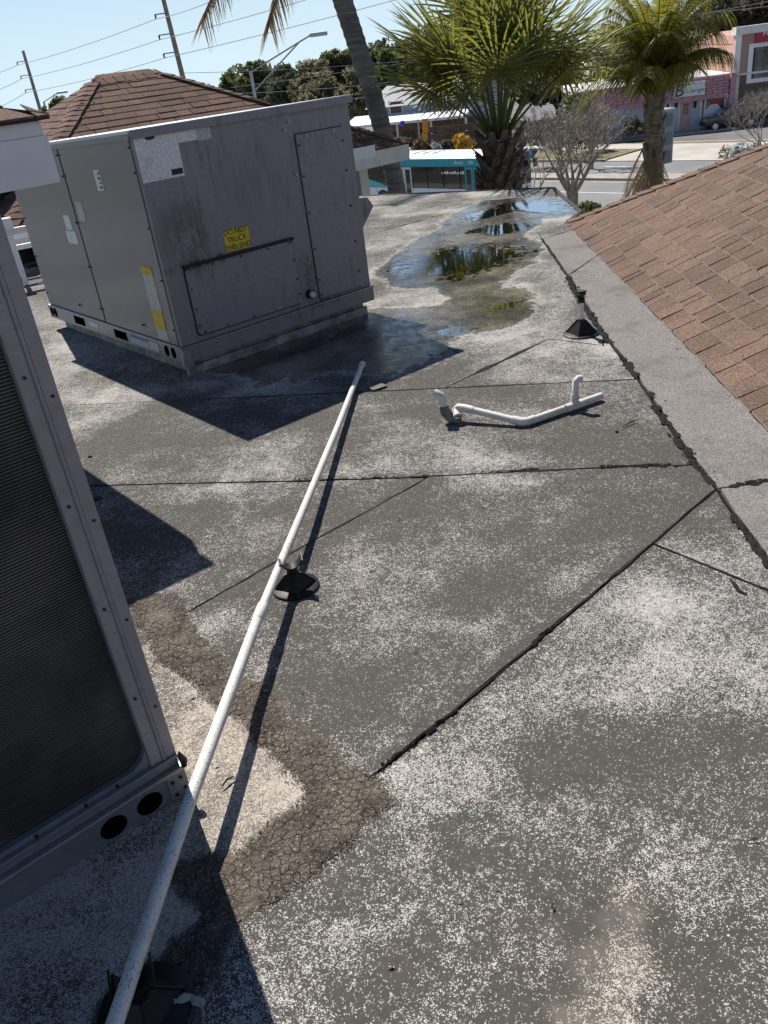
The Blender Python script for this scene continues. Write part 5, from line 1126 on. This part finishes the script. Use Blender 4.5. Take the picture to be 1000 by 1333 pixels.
def tree(x, ytop, ybot, wpx, Yd, mat, label, seed, n=4200, leaf=.30, group='trees behind the road', name='broadleaf_tree', zmin=None):
    rs = np.random.RandomState(seed); top = Y(x, ytop, Yd); bot = Y(x, ybot, Yd); rx = wpx / 2 * Yd / FPX * 1.03
    t = empty(name, (top.x, top.y, GZ), 0, label, 'tree', group)
    zt = top.z - GZ; zb = max(bot.z - GZ, 1.2); cz = (zt + zb) / 2; rz = (zt - zb) / 2
    k = 26; C = rs.randn(k, 3); C /= np.linalg.norm(C, axis=1, keepdims=True); C *= (0.35 + 0.6 * rs.rand(k, 1)); C = C * [rx, rx, rz] + [0, 0, cz]
    C[0] = [0, 0, zt - rz * .22]; rad = np.minimum(rx, rz) * (0.26 + 0.28 * rs.rand(k)); rad[0] = min(rx, rz) * .25
    ci = rs.choice(k, n, p=rad ** 2 / (rad ** 2).sum()); d = rs.randn(n, 3); d /= np.linalg.norm(d, axis=1, keepdims=True)
    rr_ = (0.55 + 0.5 * rs.rand(n, 1)) * rad[ci][:, None]; pts = C[ci] + d * rr_ * [1.15, 1.15, .9]
    nn = d + rs.randn(n, 3) * .7; nn /= np.linalg.norm(nn, axis=1, keepdims=True)
    v, f, tt_ = leafmesh(pts, nn, leaf, .6, np.clip(rs.rand(n) * .6 + (rs.rand(k)[ci]) * .5, 0, 1), rs)
    np_obj('crown', v, f, tt_, mat, t)
    tr = MB(); tr.tube([(0, 0, 0), (.1, .1, zb * .5), (.0, .1, zb), (.1, 0, cz)], [.35, .28, .22, .12], 8)
    tr.build('trunk', M['darkbark'], t, smooth=True)
    lm = MB()
    for j in range(1, 9): c_ = C[j]; lm.tube([(.05, .05, zb * .8 + rs.rand() * (cz - zb) * .5), (c_[0] * .5, c_[1] * .5, (zb + c_[2]) / 2 + .3), tuple(c_)], [.12, .09, .04], 5)
    lm.build('limbs', M['darkbark'], t)
TL = [(300, 102, 150, 52, 105, 'oak', 'low dark green tree at the left end of the tree line'), (332, 80, 150, 62, 100, 'oak', 'dark green tree behind the street lamp pole'), (372, 84, 150, 60, 96, 'oakgrey', 'grey green tree right of the street lamp pole'),
      (405, 78, 150, 52, 92, 'olive', 'olive brown tree between the street lamp arm and the leaning palm'), (436, 64, 118, 44, 95, 'oak', 'tall rounded dark tree left of the leaning palm trunk'), (425, 100, 165, 80, 84, 'olive', 'bushy olive tree in front of the tree line beside the cabinet top'), (460, 92, 165, 50, 82, 'olive', 'brownish bush tree touching the leaning palm trunk'),
      (478, 62, 135, 60, 98, 'oak', 'dark tree right behind the leaning palm trunk'), (500, 44, 130, 40, 96, 'oakgrey', 'thin topped tree right of the leaning palm'), (522, 48, 130, 55, 94, 'oak', 'dense dark tree left of the fan palm'), (565, 30, 130, 90, 100, 'oakgrey', 'broad grey green tree behind the fan palm left side'),
      (640, 60, 140, 120, 104, 'oak', 'dark tree hidden behind the middle of the fan palm'), (725, 75, 150, 100, 100, 'oakgrey', 'dark tree behind the bare tree'), (775, 95, 150, 60, 90, 'oak', 'shadowy tree between the fan palm and feather palm'),
      (800, 40, 130, 90, 112, 'oakgrey', 'grey tree behind the feather palm left side'), (870, -10, 110, 90, 112, 'oakgrey', 'grey green tree above the left end of the salmon wall'), (935, -25, 100, 100, 108, 'oakgrey', 'large dark tree above the salmon building'), (1000, -40, 90, 110, 106, 'oakgrey', 'large dark tree above the red sign at the right edge'), (1060, -20, 110, 110, 112, 'oakgrey', 'dark tree beyond the right edge above the building')]
for i, (x, a, b, wpx, Yd, mt, lb) in enumerate(TL): tree(x, a, b, wpx, Yd, M[mt], lb, 100 + i, 5200 if i != 8 else 1500, .26 if i < 15 else .34)
tree(72, 128, 160, 34, 60, M['oak'], 'small tree top peeking out left of the hip roof', 300, 1200, .16)
tree(470, 172, 205, 40, 66, M['oakgrey'], 'dim bush under the awning behind the leaning palm', 301, 1400, .2, name='bush')
def bush(x, y, wpx, hpx, Yd, mat, label, seed, n=700, leaf=.12, name='bush', cat='bush', z=None):
    rs = np.random.RandomState(seed); c = Y(x, y, Yd); w_ = wpx / 2 * Yd / FPX; h_ = hpx * Yd / FPX
    o = empty(name, (c.x, c.y, c.z if z is None else z), 0, label, cat)
    d = rs.randn(n, 3); d /= np.linalg.norm(d, axis=1, keepdims=True); d[:, 2] = np.abs(d[:, 2]); lump = 1 + .25 * np.sin(d[:, :1] * 5 + seed) * np.cos(d[:, 1:2] * 6)
    pts = d * [w_, w_, h_] * (.6 + .45 * rs.rand(n, 1)) * lump; nn = d + rs.randn(n, 3) * .6; nn /= np.linalg.norm(nn, axis=1, keepdims=True)
    v, f, tt_ = leafmesh(pts, nn, leaf, .5, rs.rand(n), rs); np_obj('foliage', v, f, tt_, mat, o)
    MB().tube([(0, 0, 0), (.0, 0, h_ * .6)], [.04, .02], 5).build('stem', M['darkbark'], o)
for i, (x, y, ww, hh, Yd, mt, lb) in enumerate([(600, 194, 26, 15, 60, 'flower', 'bright yellow shrub behind the bus roof'), (580, 196, 22, 10, 59, 'oakgrey', 'grey shrub left of the yellow shrub'), (622, 196, 26, 12, 61, 'reddish', 'dull red shrub right of the yellow shrub'), (548, 197, 20, 14, 58, 'reddish', 'reddish grass clump below the orange banner'), (566, 197, 14, 8, 58, 'whitebush', 'pale shrub below the slat fence'), (640, 185, 50, 40, 70, 'olive', 'olive bush right of the slat fence'), (525, 196, 26, 14, 60, 'oakgrey', 'dim bush left of the banner'),
      (690, 188, 60, 26, 64, 'oakgrey', 'dark hedge behind the bare tree on the left'), (745, 192, 70, 22, 66, 'oakgrey', 'dark hedge behind the bare tree on the right'), (750, 150, 40, 30, 70, 'oak', 'dark shrub in front of the shop wall'), (825, 175, 30, 18, 72, 'oakgrey', 'dark shrub against the shop beside the column')]):
    bush(x, y, ww, hh, Yd, M[mt], lb, 400 + i, 600, .16, z=None)
bush(765, 277, 34, 12, 14.0, M['oak'], 'green shrub top showing past the roof corner', 450, 500, .05)
bush(968, 212, 50, 22, 28.0, M['whitebush'], 'pale frosted shrub above the shingle roof at the right', 451, 900, .09)
bush(945, 205, 16, 14, 28.5, M['reddish'], 'small brown dried shrub left of the pale frosted shrub', 452, 200, .05)

# ---- fan palm
def fan_frond(parent, o, az, el, plen, blen, seed, mat):
    r = random.Random(seed); d = Vector((math.cos(az) * math.cos(el), math.sin(az) * math.cos(el), math.sin(el)))
    side = d.cross(Vector((0, 0, 1))).normalized(); 
    droop = .12 + .30 * max(0, math.cos(el)); pts = [o + d * (plen * t) - Vector((0, 0, 1)) * droop * .35 * plen * t * t for t in (0, .25, .5, .75, 1)]
    mb = MB(); mb.tube(pts, [.022, .018, .014, .012, .010], 5, tint=.4)
    hub = pts[-1]; fd = (pts[-1] - pts[-2]).normalized(); up = side.cross(fd).normalized()
    nb = r.randint(36, 44); fold = r.uniform(.15, .5)
    for k in range(nb):
        a = R(-150 + 300 * (k + .5) / nb) + r.uniform(-.03, .03); L = blen * (0.72 + .28 * math.cos(a)) * r.uniform(.85, 1.08)
        bd = (fd * math.cos(a) + side * math.sin(a) - up * fold * abs(math.sin(a)) * .6).normalized()
        nrm = up + side * (.5 if k % 2 else -.5); wv = bd.cross(nrm).normalized()
        segs = 5; rows = []
        for i in range(segs + 1):
            t = i / segs; w_ = (.006 + .0155 * math.sin(min(1, t * 2.2) * math.pi / 2) * (1 - t) ** .65) if t < 1 else .0012
            p = hub + bd * (L * t) + Vector((0, 0, -1)) * (L * droop * .42 * t ** 2.6 * r.uniform(.9, 1.1)); rows.append((p - wv * w_, p + wv * w_))
        vs = [q for rw in rows for q in rw]; mb.add(vs, [(2 * i, 2 * i + 1, 2 * i + 3, 2 * i + 2) for i in range(segs)], min(1, max(0, r.gauss(.5, .25))))
    mb.build('frond', mat, parent, world=True)
def fan_palm():
    Yd = 12.6; c = Y(650, 192, Yd); p = empty('fan_palm', (c.x, c.y, GZ), 0, 'fan palm with a boot covered trunk standing just past the roof edge', 'palm tree'); g = random.Random(12)
    MB().tube([(c.x, c.y, GZ), (c.x + .02, c.y, -3), (c.x, c.y, c.z - .5), (c.x, c.y, c.z + .1)], [.28, .25, .28, .22], 14).build('trunk', M['boots'], p, world=True, smooth=True)
    bm_far = MB()
    for k in range(170):
        z = c.z + .12 - k * .0128 - (k / 170) ** 2 * 0.2; a = k * 2.39996; ro = Vector((math.cos(a), math.sin(a), 0)); sd = Vector((-ro.y, ro.x, 0)); b0 = Vector((c.x, c.y, z)) + ro * .25
        tip = b0 + ro * (.10 + g.random() * .09) + Vector((0, 0, .12 + g.random() * .10)); w1 = .075; w2 = .035
        vs = [b0 - sd * w1, b0 + sd * w1, tip + sd * w2, tip - sd * w2]; vs += [v - ro * .035 - Vector((0, 0, .01)) for v in vs]
        mb = MB(); mb.add(vs, [(0, 1, 2, 3), (7, 6, 5, 4), (0, 4, 5, 1), (1, 5, 6, 2), (2, 6, 7, 3), (3, 7, 4, 0)]); mb.build('leaf_base', M['boots'], p, world=True)
    o0 = Vector((c.x, c.y, c.z + .12)); i = 0
    spec = []
    for ring_, (n, el0, el1, pl0, pl1) in enumerate(((7, 74, 88, 1.3, 2.0), (10, 58, 74, 1.2, 1.7), (9, 45, 60, 1.1, 1.5), (3, 38, 46, 1.0, 1.25))):
        for k in range(n): spec.append((2 * math.pi * (k + g.random() * .5) / n + ring_ * .37, R(g.uniform(el0, el1)), g.uniform(pl0, pl1)))
    for az, el, pl_ in spec: fan_frond(p, o0 + Vector((math.cos(az), math.sin(az), 0)) * .08, az, el, pl_, g.uniform(.95, 1.2), 500 + i, M['fan']); i += 1
fan_palm()
# ---- feather palms
def feather_frond(parent, o, az, el, L, bend, mat, seed, nl=46, ll=.42, name='frond', lw=.014, tip_hang=.5):
    r = random.Random(seed); d = Vector((math.cos(az), math.sin(az), 0)); pts = []; p = Vector(o); e = el; n = 14; 
    for i in range(n + 1): pts.append(p.copy()); p = p + (d * math.cos(e) + Vector((0, 0, math.sin(e)))) * (L / n); e -= bend / n * (0.4 + 1.2 * i / n)
    mb = MB(); mb.tube(pts, [.022 * (1 - .85 * i / n) for i in range(n + 1)], 5, tint=.75); side = d.cross(Vector((0, 0, 1)))
    for k in range(nl):
        s = .16 + .84 * (k + .5) / nl; f = s * n; i = min(n - 1, int(f)); q = pts[i].lerp(pts[i + 1], f - i); t = (pts[i + 1] - pts[i]).normalized(); up = side.cross(t).normalized()
        if up.z < 0: up = -up
        l_ = ll * (math.sin(min(1, s * 1.25 + .1) * math.pi * .8) * .75 + .35) * r.uniform(.85, 1.1)
        for sg_ in (-1, 1):
            bd = (side * sg_ * .8 + t * .55 + up * .25 + Vector((r.uniform(-.1, .1), r.uniform(-.1, .1), r.uniform(-.1, .1)))).normalized(); wv = bd.cross(up).normalized(); rows = []
            for j in range(4):
                u_ = j / 3; w_ = lw * (1 - u_ ** 1.6) + .0012; pp = q + bd * l_ * u_ - Vector((0, 0, 1)) * l_ * tip_hang * u_ ** 2; rows += [pp - wv * w_, pp + wv * w_]
            mb.add(rows, [(2 * j, 2 * j + 1, 2 * j + 3, 2 * j + 2) for j in range(3)], min(1, max(0, r.gauss(.5, .25))))
    mb.build(name, mat, parent, world=True)
def feather_palm():
    Yd = 18.0; c = Y(852, 128, Yd); b_ = Y(850, 258, Yd); p = empty('feather_palm', (c.x, c.y, GZ), 0, 'feather palm with a slim brown trunk rising past the shingle roof', 'palm tree'); g = random.Random(4)
    low = Vector((b_.x - .05, b_.y, GZ)); pp = [low, low.lerp(b_, .6), b_, b_.lerp(c, .5), c, c + Vector((0, 0, .35))]
    MB().tube(pp, [.24, .21, .19, .185, .17, .12], 12).build('trunk', M['palmbark2'], p, world=True, smooth=True)
    i = 0
    for k in range(44):
        az = k * 2.39996 + g.random() * .3; u_ = k / 44; el = R(88 - 30 * u_ + g.uniform(-5, 5)); feather_frond(p, c + Vector((math.cos(az) * .08, math.sin(az) * .08, .25 - .35 * u_)), az, el, g.uniform(1.75, 2.25) * (1 - .22 * u_), R(48 + 62 * u_), M['feather'], 700 + k, 72, .58, 'frond', .0105, 1.0)
    for k in range(7):
        az = math.pi + g.uniform(-1.2, 1.2) * (1 if k < 5 else 2); feather_frond(p, b_.lerp(c, .45) + Vector((math.cos(az) * .15, math.sin(az) * .15, g.uniform(-.1, .3))), az, R(-52 + g.uniform(-10, 8)), g.uniform(1.2, 1.7), R(30), M['dryfrond'], 760 + k, 26, .30, 'dead_frond', .010, 1.0)
    for k in range(22):
        z = k / 22; a = k * 2.4; cc_ = b_.lerp(c, .35 + .65 * z); ro = Vector((math.cos(a), math.sin(a), 0)); sd = Vector((-ro.y, ro.x, 0)); b0 = cc_ + ro * .17
        mb = MB(); tip = b0 + ro * .07 + Vector((0, 0, .22)); vs = [b0 - sd * .07, b0 + sd * .07, tip + sd * .04, tip - sd * .04]; vs += [v - ro * .03 for v in vs]
        mb.add(vs, [(0, 1, 2, 3), (7, 6, 5, 4), (0, 4, 5, 1), (1, 5, 6, 2), (2, 6, 7, 3), (3, 7, 4, 0)]); mb.build('leaf_base', M['palmbark2'], p, world=True)
feather_palm()
def leaning_palm():
    Yd = 15.6; a = Y(520, 262, Yd); m = Y(486, 125, Yd); t = Y(446, 0, Yd); top = Y(420, -75, Yd); low = Vector((a.x + .35, a.y, GZ))
    p = empty('leaning_palm', tuple(low), 0, 'tall grey palm trunk leaning left in front of the trees', 'palm tree'); g = random.Random(9)
    ctrl = [low, low.lerp(a, .5) + Vector((.12, 0, 0)), a, Y(505, 195, Yd), m, Y(466, 62, Yd), t, top]
    path = []; rad = []
    for i in range(len(ctrl) - 1):
        k = max(2, int((ctrl[i + 1] - ctrl[i]).length / .045))
        for j in range(k):
            q = ctrl[i].lerp(ctrl[i + 1], j / k); path.append(q); rad.append(.155 + (.010 if (len(path) % 3) == 0 else 0.0) + mnoise.noise(q * 3) * .008)
    MB().tube(path, rad, 14).build('trunk', M['palmbark'], p, world=True, smooth=True)
    for k in range(14):
        az = k * 2 * math.pi / 14 + .2
        feather_frond(p, top, az, R(g.uniform(20, 60)), g.uniform(2.2, 2.8), R(g.uniform(90, 130)), M['feather'], 900 + k, 44, .5)
    # two drooping dry fronds whose tips hang into view on the left
    for (tx, ty), (mx, my), sd in (((262, 30), (330, -140), 1), ((350, 34), (385, -110), 2)):
        tip = Y(tx, ty, Yd - .6 * (sd == 2)); mid = Y(mx, my, Yd - .3); pts = []
        for i in range(15): s = i / 14; pts.append(top * (1 - s) ** 2 + mid * 2 * s * (1 - s) + tip * s * s)
        mb = MB(); mb.tube(pts, [.02 * (1 - .8 * i / 14) for i in range(15)], 5, tint=.7); r = random.Random(sd)
        for k in range(64):
            s = .25 + .75 * (k + .5) / 64; f = s * 14; i = min(13, int(f)); q = pts[i].lerp(pts[i + 1], f - i); tg = (pts[i + 1] - pts[i]).normalized(); sv_ = tg.cross(Vector((0, 1, 0))).normalized()
            for sg_ in (-1, 1):
                bd = (sv_ * sg_ * .55 + tg * .6 + Vector((r.uniform(-.2, .2), r.uniform(-.3, .3), -.75))).normalized(); l_ = r.uniform(.28, .46); wv = bd.cross(Vector((0, 1, .2))).normalized(); rows = []
                for j in range(4): u_ = j / 3; w_ = .010 * (1 - u_ ** 1.5) + .001; pp = q + bd * l_ * u_ - Vector((0, 0, .10)) * u_ * u_; rows += [pp - wv * w_, pp + wv * w_]
                mb.add(rows, [(2 * j, 2 * j + 1, 2 * j + 3, 2 * j + 2) for j in range(3)], r.random())
        o = mb.build('drooping_frond', M['dryfrond'], p, world=True)
leaning_palm()
# ---- bare trees
def bare_tree(name, base, ztop, spread, label, seed, depth=6, r0=.15, trunk_z=None, lean=Vector((0, 0, 0)), stems=4, mat='bark', twig=.006):
    g = random.Random(seed); t = empty(name, tuple(base), 0, label, 'tree'); limbs = MB(); twigs = MB()
    tz = trunk_z; MB().tube([base, Vector((base.x + .02, base.y, (base.z + tz) / 2)), Vector((base.x, base.y, tz))], [r0 * 1.15, r0, r0 * .9], 10).build('trunk', M[mat], t, world=True, smooth=True)
    H = ztop - tz
    def grow(p, d, L, r, lv):
        q = p; pts = [p]; n = 3; dd = d.copy()
        for i in range(n):
            dd = (dd + Vector((g.uniform(-.16, .16), g.uniform(-.16, .16), g.uniform(-.06, .14)))).normalized(); q = q + dd * L / n; pts.append(q)
        re = r * .62; (limbs if lv < 3 else twigs).tube(pts, [r + (re - r) * i / n for i in range(n + 1)], 7 if lv < 2 else (5 if lv < 4 else 3), cap=lv < 2)
        if lv >= depth: return
        for k in range(g.choice((2, 3, 3)) if lv < depth - 1 else g.choice((2, 3))):
            ax = Vector((g.uniform(-1, 1), g.uniform(-1, 1), g.uniform(-.35, .55))).normalized(); nd = (dd * 1.0 + ax * g.uniform(.45, .8)).normalized()
            grow(pts[-1] if k < 2 else pts[2], nd, L * g.uniform(.62, .85), max(twig, re * g.uniform(.7, .95)), lv + 1)
    for s in range(stems):
        a = 2 * math.pi * s / stems + g.uniform(-.3, .3); d = Vector((math.cos(a) * spread, math.sin(a) * spread, 1)).normalized() + lean
        grow(Vector((base.x + math.cos(a) * r0 * .3, base.y + math.sin(a) * r0 * .3, tz - .08)), d.normalized(), H * .30, r0 * .36, 1)
    limbs.build('limbs', M[mat], t, world=True, smooth=True); twigs.build('twigs', M[mat], t, world=True)
b_ = Y(745, 262, 20); bare_tree('bare_tree', Vector((b_.x, b_.y, GZ)), Y(745, 120, 20).z, .80, 'leafless grey branching tree past the far corner of the flat roof', 21, 7, .15, b_.z + .25, stems=7)
b2_ = Y(985, 215, 26); bare_tree('bare_tree', Vector((b2_.x + .4, b2_.y, GZ)), Y(985, 96, 26).z, .8, 'leafless twiggy tree at the right edge in front of the black car', 33, 7, .10, b2_.z, stems=6)
b3_ = Y(690, 200, 44); bare_tree('bare_tree', Vector((b3_.x, b3_.y, GZ)), Y(690, 118, 44).z, .9, 'leafless brown shrub tree between the fan palm trunk and the pavement', 35, 6, .12, GZ + 1.2, stems=6)
b4_ = Y(770, 195, 60); bare_tree('bare_tree', Vector((b4_.x, b4_.y, GZ)), Y(770, 125, 60).z, .9, 'leafless tree before the shop wall behind the branching tree', 36, 6, .14, GZ + 1.2, stems=6, twig=.012)

# ================================================================== POLES, LAMPS, WIRES
def upole(name, xb, yb, xt, yt, Yd, label, arms):
    b = Y(xb, yb, Yd); t = Y(xt, yt, Yd); d = (t - b); base = b - d * ((b.z - GZ) / d.z); p = empty(name, tuple(base), 0, label, 'utility pole', 'utility poles'); L = (t - base).length
    MB().tube([base, base.lerp(t, .5), t], [.24, .20, .15], 10).build('shaft', M['polewood'], p, world=True, smooth=True); out = []
    for (ax, ay) in arms:
        e = Y(ax, ay, Yd); k = (e.z - base.z) / (t.z - base.z); r_ = base.lerp(t, k); e = r_ + (e - r_)
        a = MB().tube([r_, e], [.05, .045], 6).build('insulator_arm', M['galv'], p, world=True); MB().tube([e, e - Vector((0, 0, .28))], [.07, .05], 8).build('insulator', M['gasket'], a, world=True); out.append(e - Vector((0, 0, .28)))
    return out
A1 = upole('utility_pole', 53, 145, 30, 66, 105, 'distant leaning utility pole at the left edge', [(22, 81), (27, 99), (33, 117)])
A2 = upole('utility_pole', 238, 100, 205, -32, 71, 'nearer utility pole standing behind the hip roof', [(202, 19), (207, 46), (213, 70)])
A2T = Y(205, -30, 71); A1T = Y(30, 68, 105)
def wire(a, b, sag, label, r=.022, grp='overhead wires'):
    pts = [a.lerp(b, i / 24) - Vector((0, 0, 1)) * sag * 4 * (i / 24) * (1 - i / 24) for i in range(25)]
    tag(MB().tube(pts, r, 5).build('power_line', M['wire'], None), label, 'power line', grp)
nm = ('top', 'middle', 'lowest')
offs = [(265, 8, 300, -9), (400, 0, 520, -38), (500, 8, 640, -35)]
for i in range(3):
    wire(A1[i], A2[i], .18, '%s of the three wires strung between the two utility poles' % nm[i], .024)
    x1, y1, x2, y2 = offs[i]; e = Y(x2, y2, 52); wire(A2[i], e, .12, '%s of the three wires rising right from the nearer utility pole' % nm[i], .022)
    wire(A1[i], Y(-90, 106 + 24 * i + [8, 14, 20][i], 150), .5, '%s of the three wires leaving left from the far utility pole' % nm[i], .026)
wire(Y(300, 114, 80), Y(1010, 0, 80), .3, 'thin low wire crossing in front of the trees', .022)
wire(Y(240, 95, 82), Y(560, 76, 82), .2, 'thin wire running right from behind the hip roof above the trees', .02)
wire(Y(280, 122, 62), Y(560, 100, 62), .2, 'wire passing behind the street lamp and leaning palm', .02)
wire(Y(300, 137, 60), Y(520, 120, 60), .2, 'lowest wire in front of the olive trees', .02)
wire(Y(840, 22, 66), Y(1040, 3, 66), .1, 'wire crossing the dark trees above the salmon building', .025)
def lamp(xb, yb, xa, ya, xh, yh, Yd, label, sc_=1.0):
    b = Y(xb, yb, Yd); base = Vector((b.x, b.y, GZ)); h = empty('street_lamp', tuple(base), 0, label, 'street lamp', 'street lamps'); tp_ = Vector((b.x, b.y, Y(xa, ya, Yd).z)); hd_ = Y(xh, yh, Yd)
    MB().tube([base, tp_], [.13 * sc_, .09 * sc_], 10).build('pole', M['galv'], h, world=True, smooth=True)
    low = tp_ - Vector((0, 0, 1.0)); up_ = tp_ - Vector((0, 0, .05)); j = hd_.lerp(up_, .18)
    MB().tube([up_, j, hd_], .045 * sc_, 6).build('arm', M['galv'], h, world=True); MB().tube([low, j], .045 * sc_, 6).build('brace', M['galv'], h, world=True)
    dx = (hd_ - up_); dx.z = 0; dx.normalize(); MB().box((-.05, -.15, -.10), (.95, .15, .10), frame(hd_, dx, Vector((-dx.y, dx.x, 0)))).build('lamp_head', M['galv'], h, world=True, bevel=.06)
lamp(333, 132, 331, 92, 404, 46, 52, 'street lamp with a long double arm in front of the tree line')
lamp(62, 150, 58, 132, 75, 121, 90, 'small far street lamp left of the hip roof ridge')
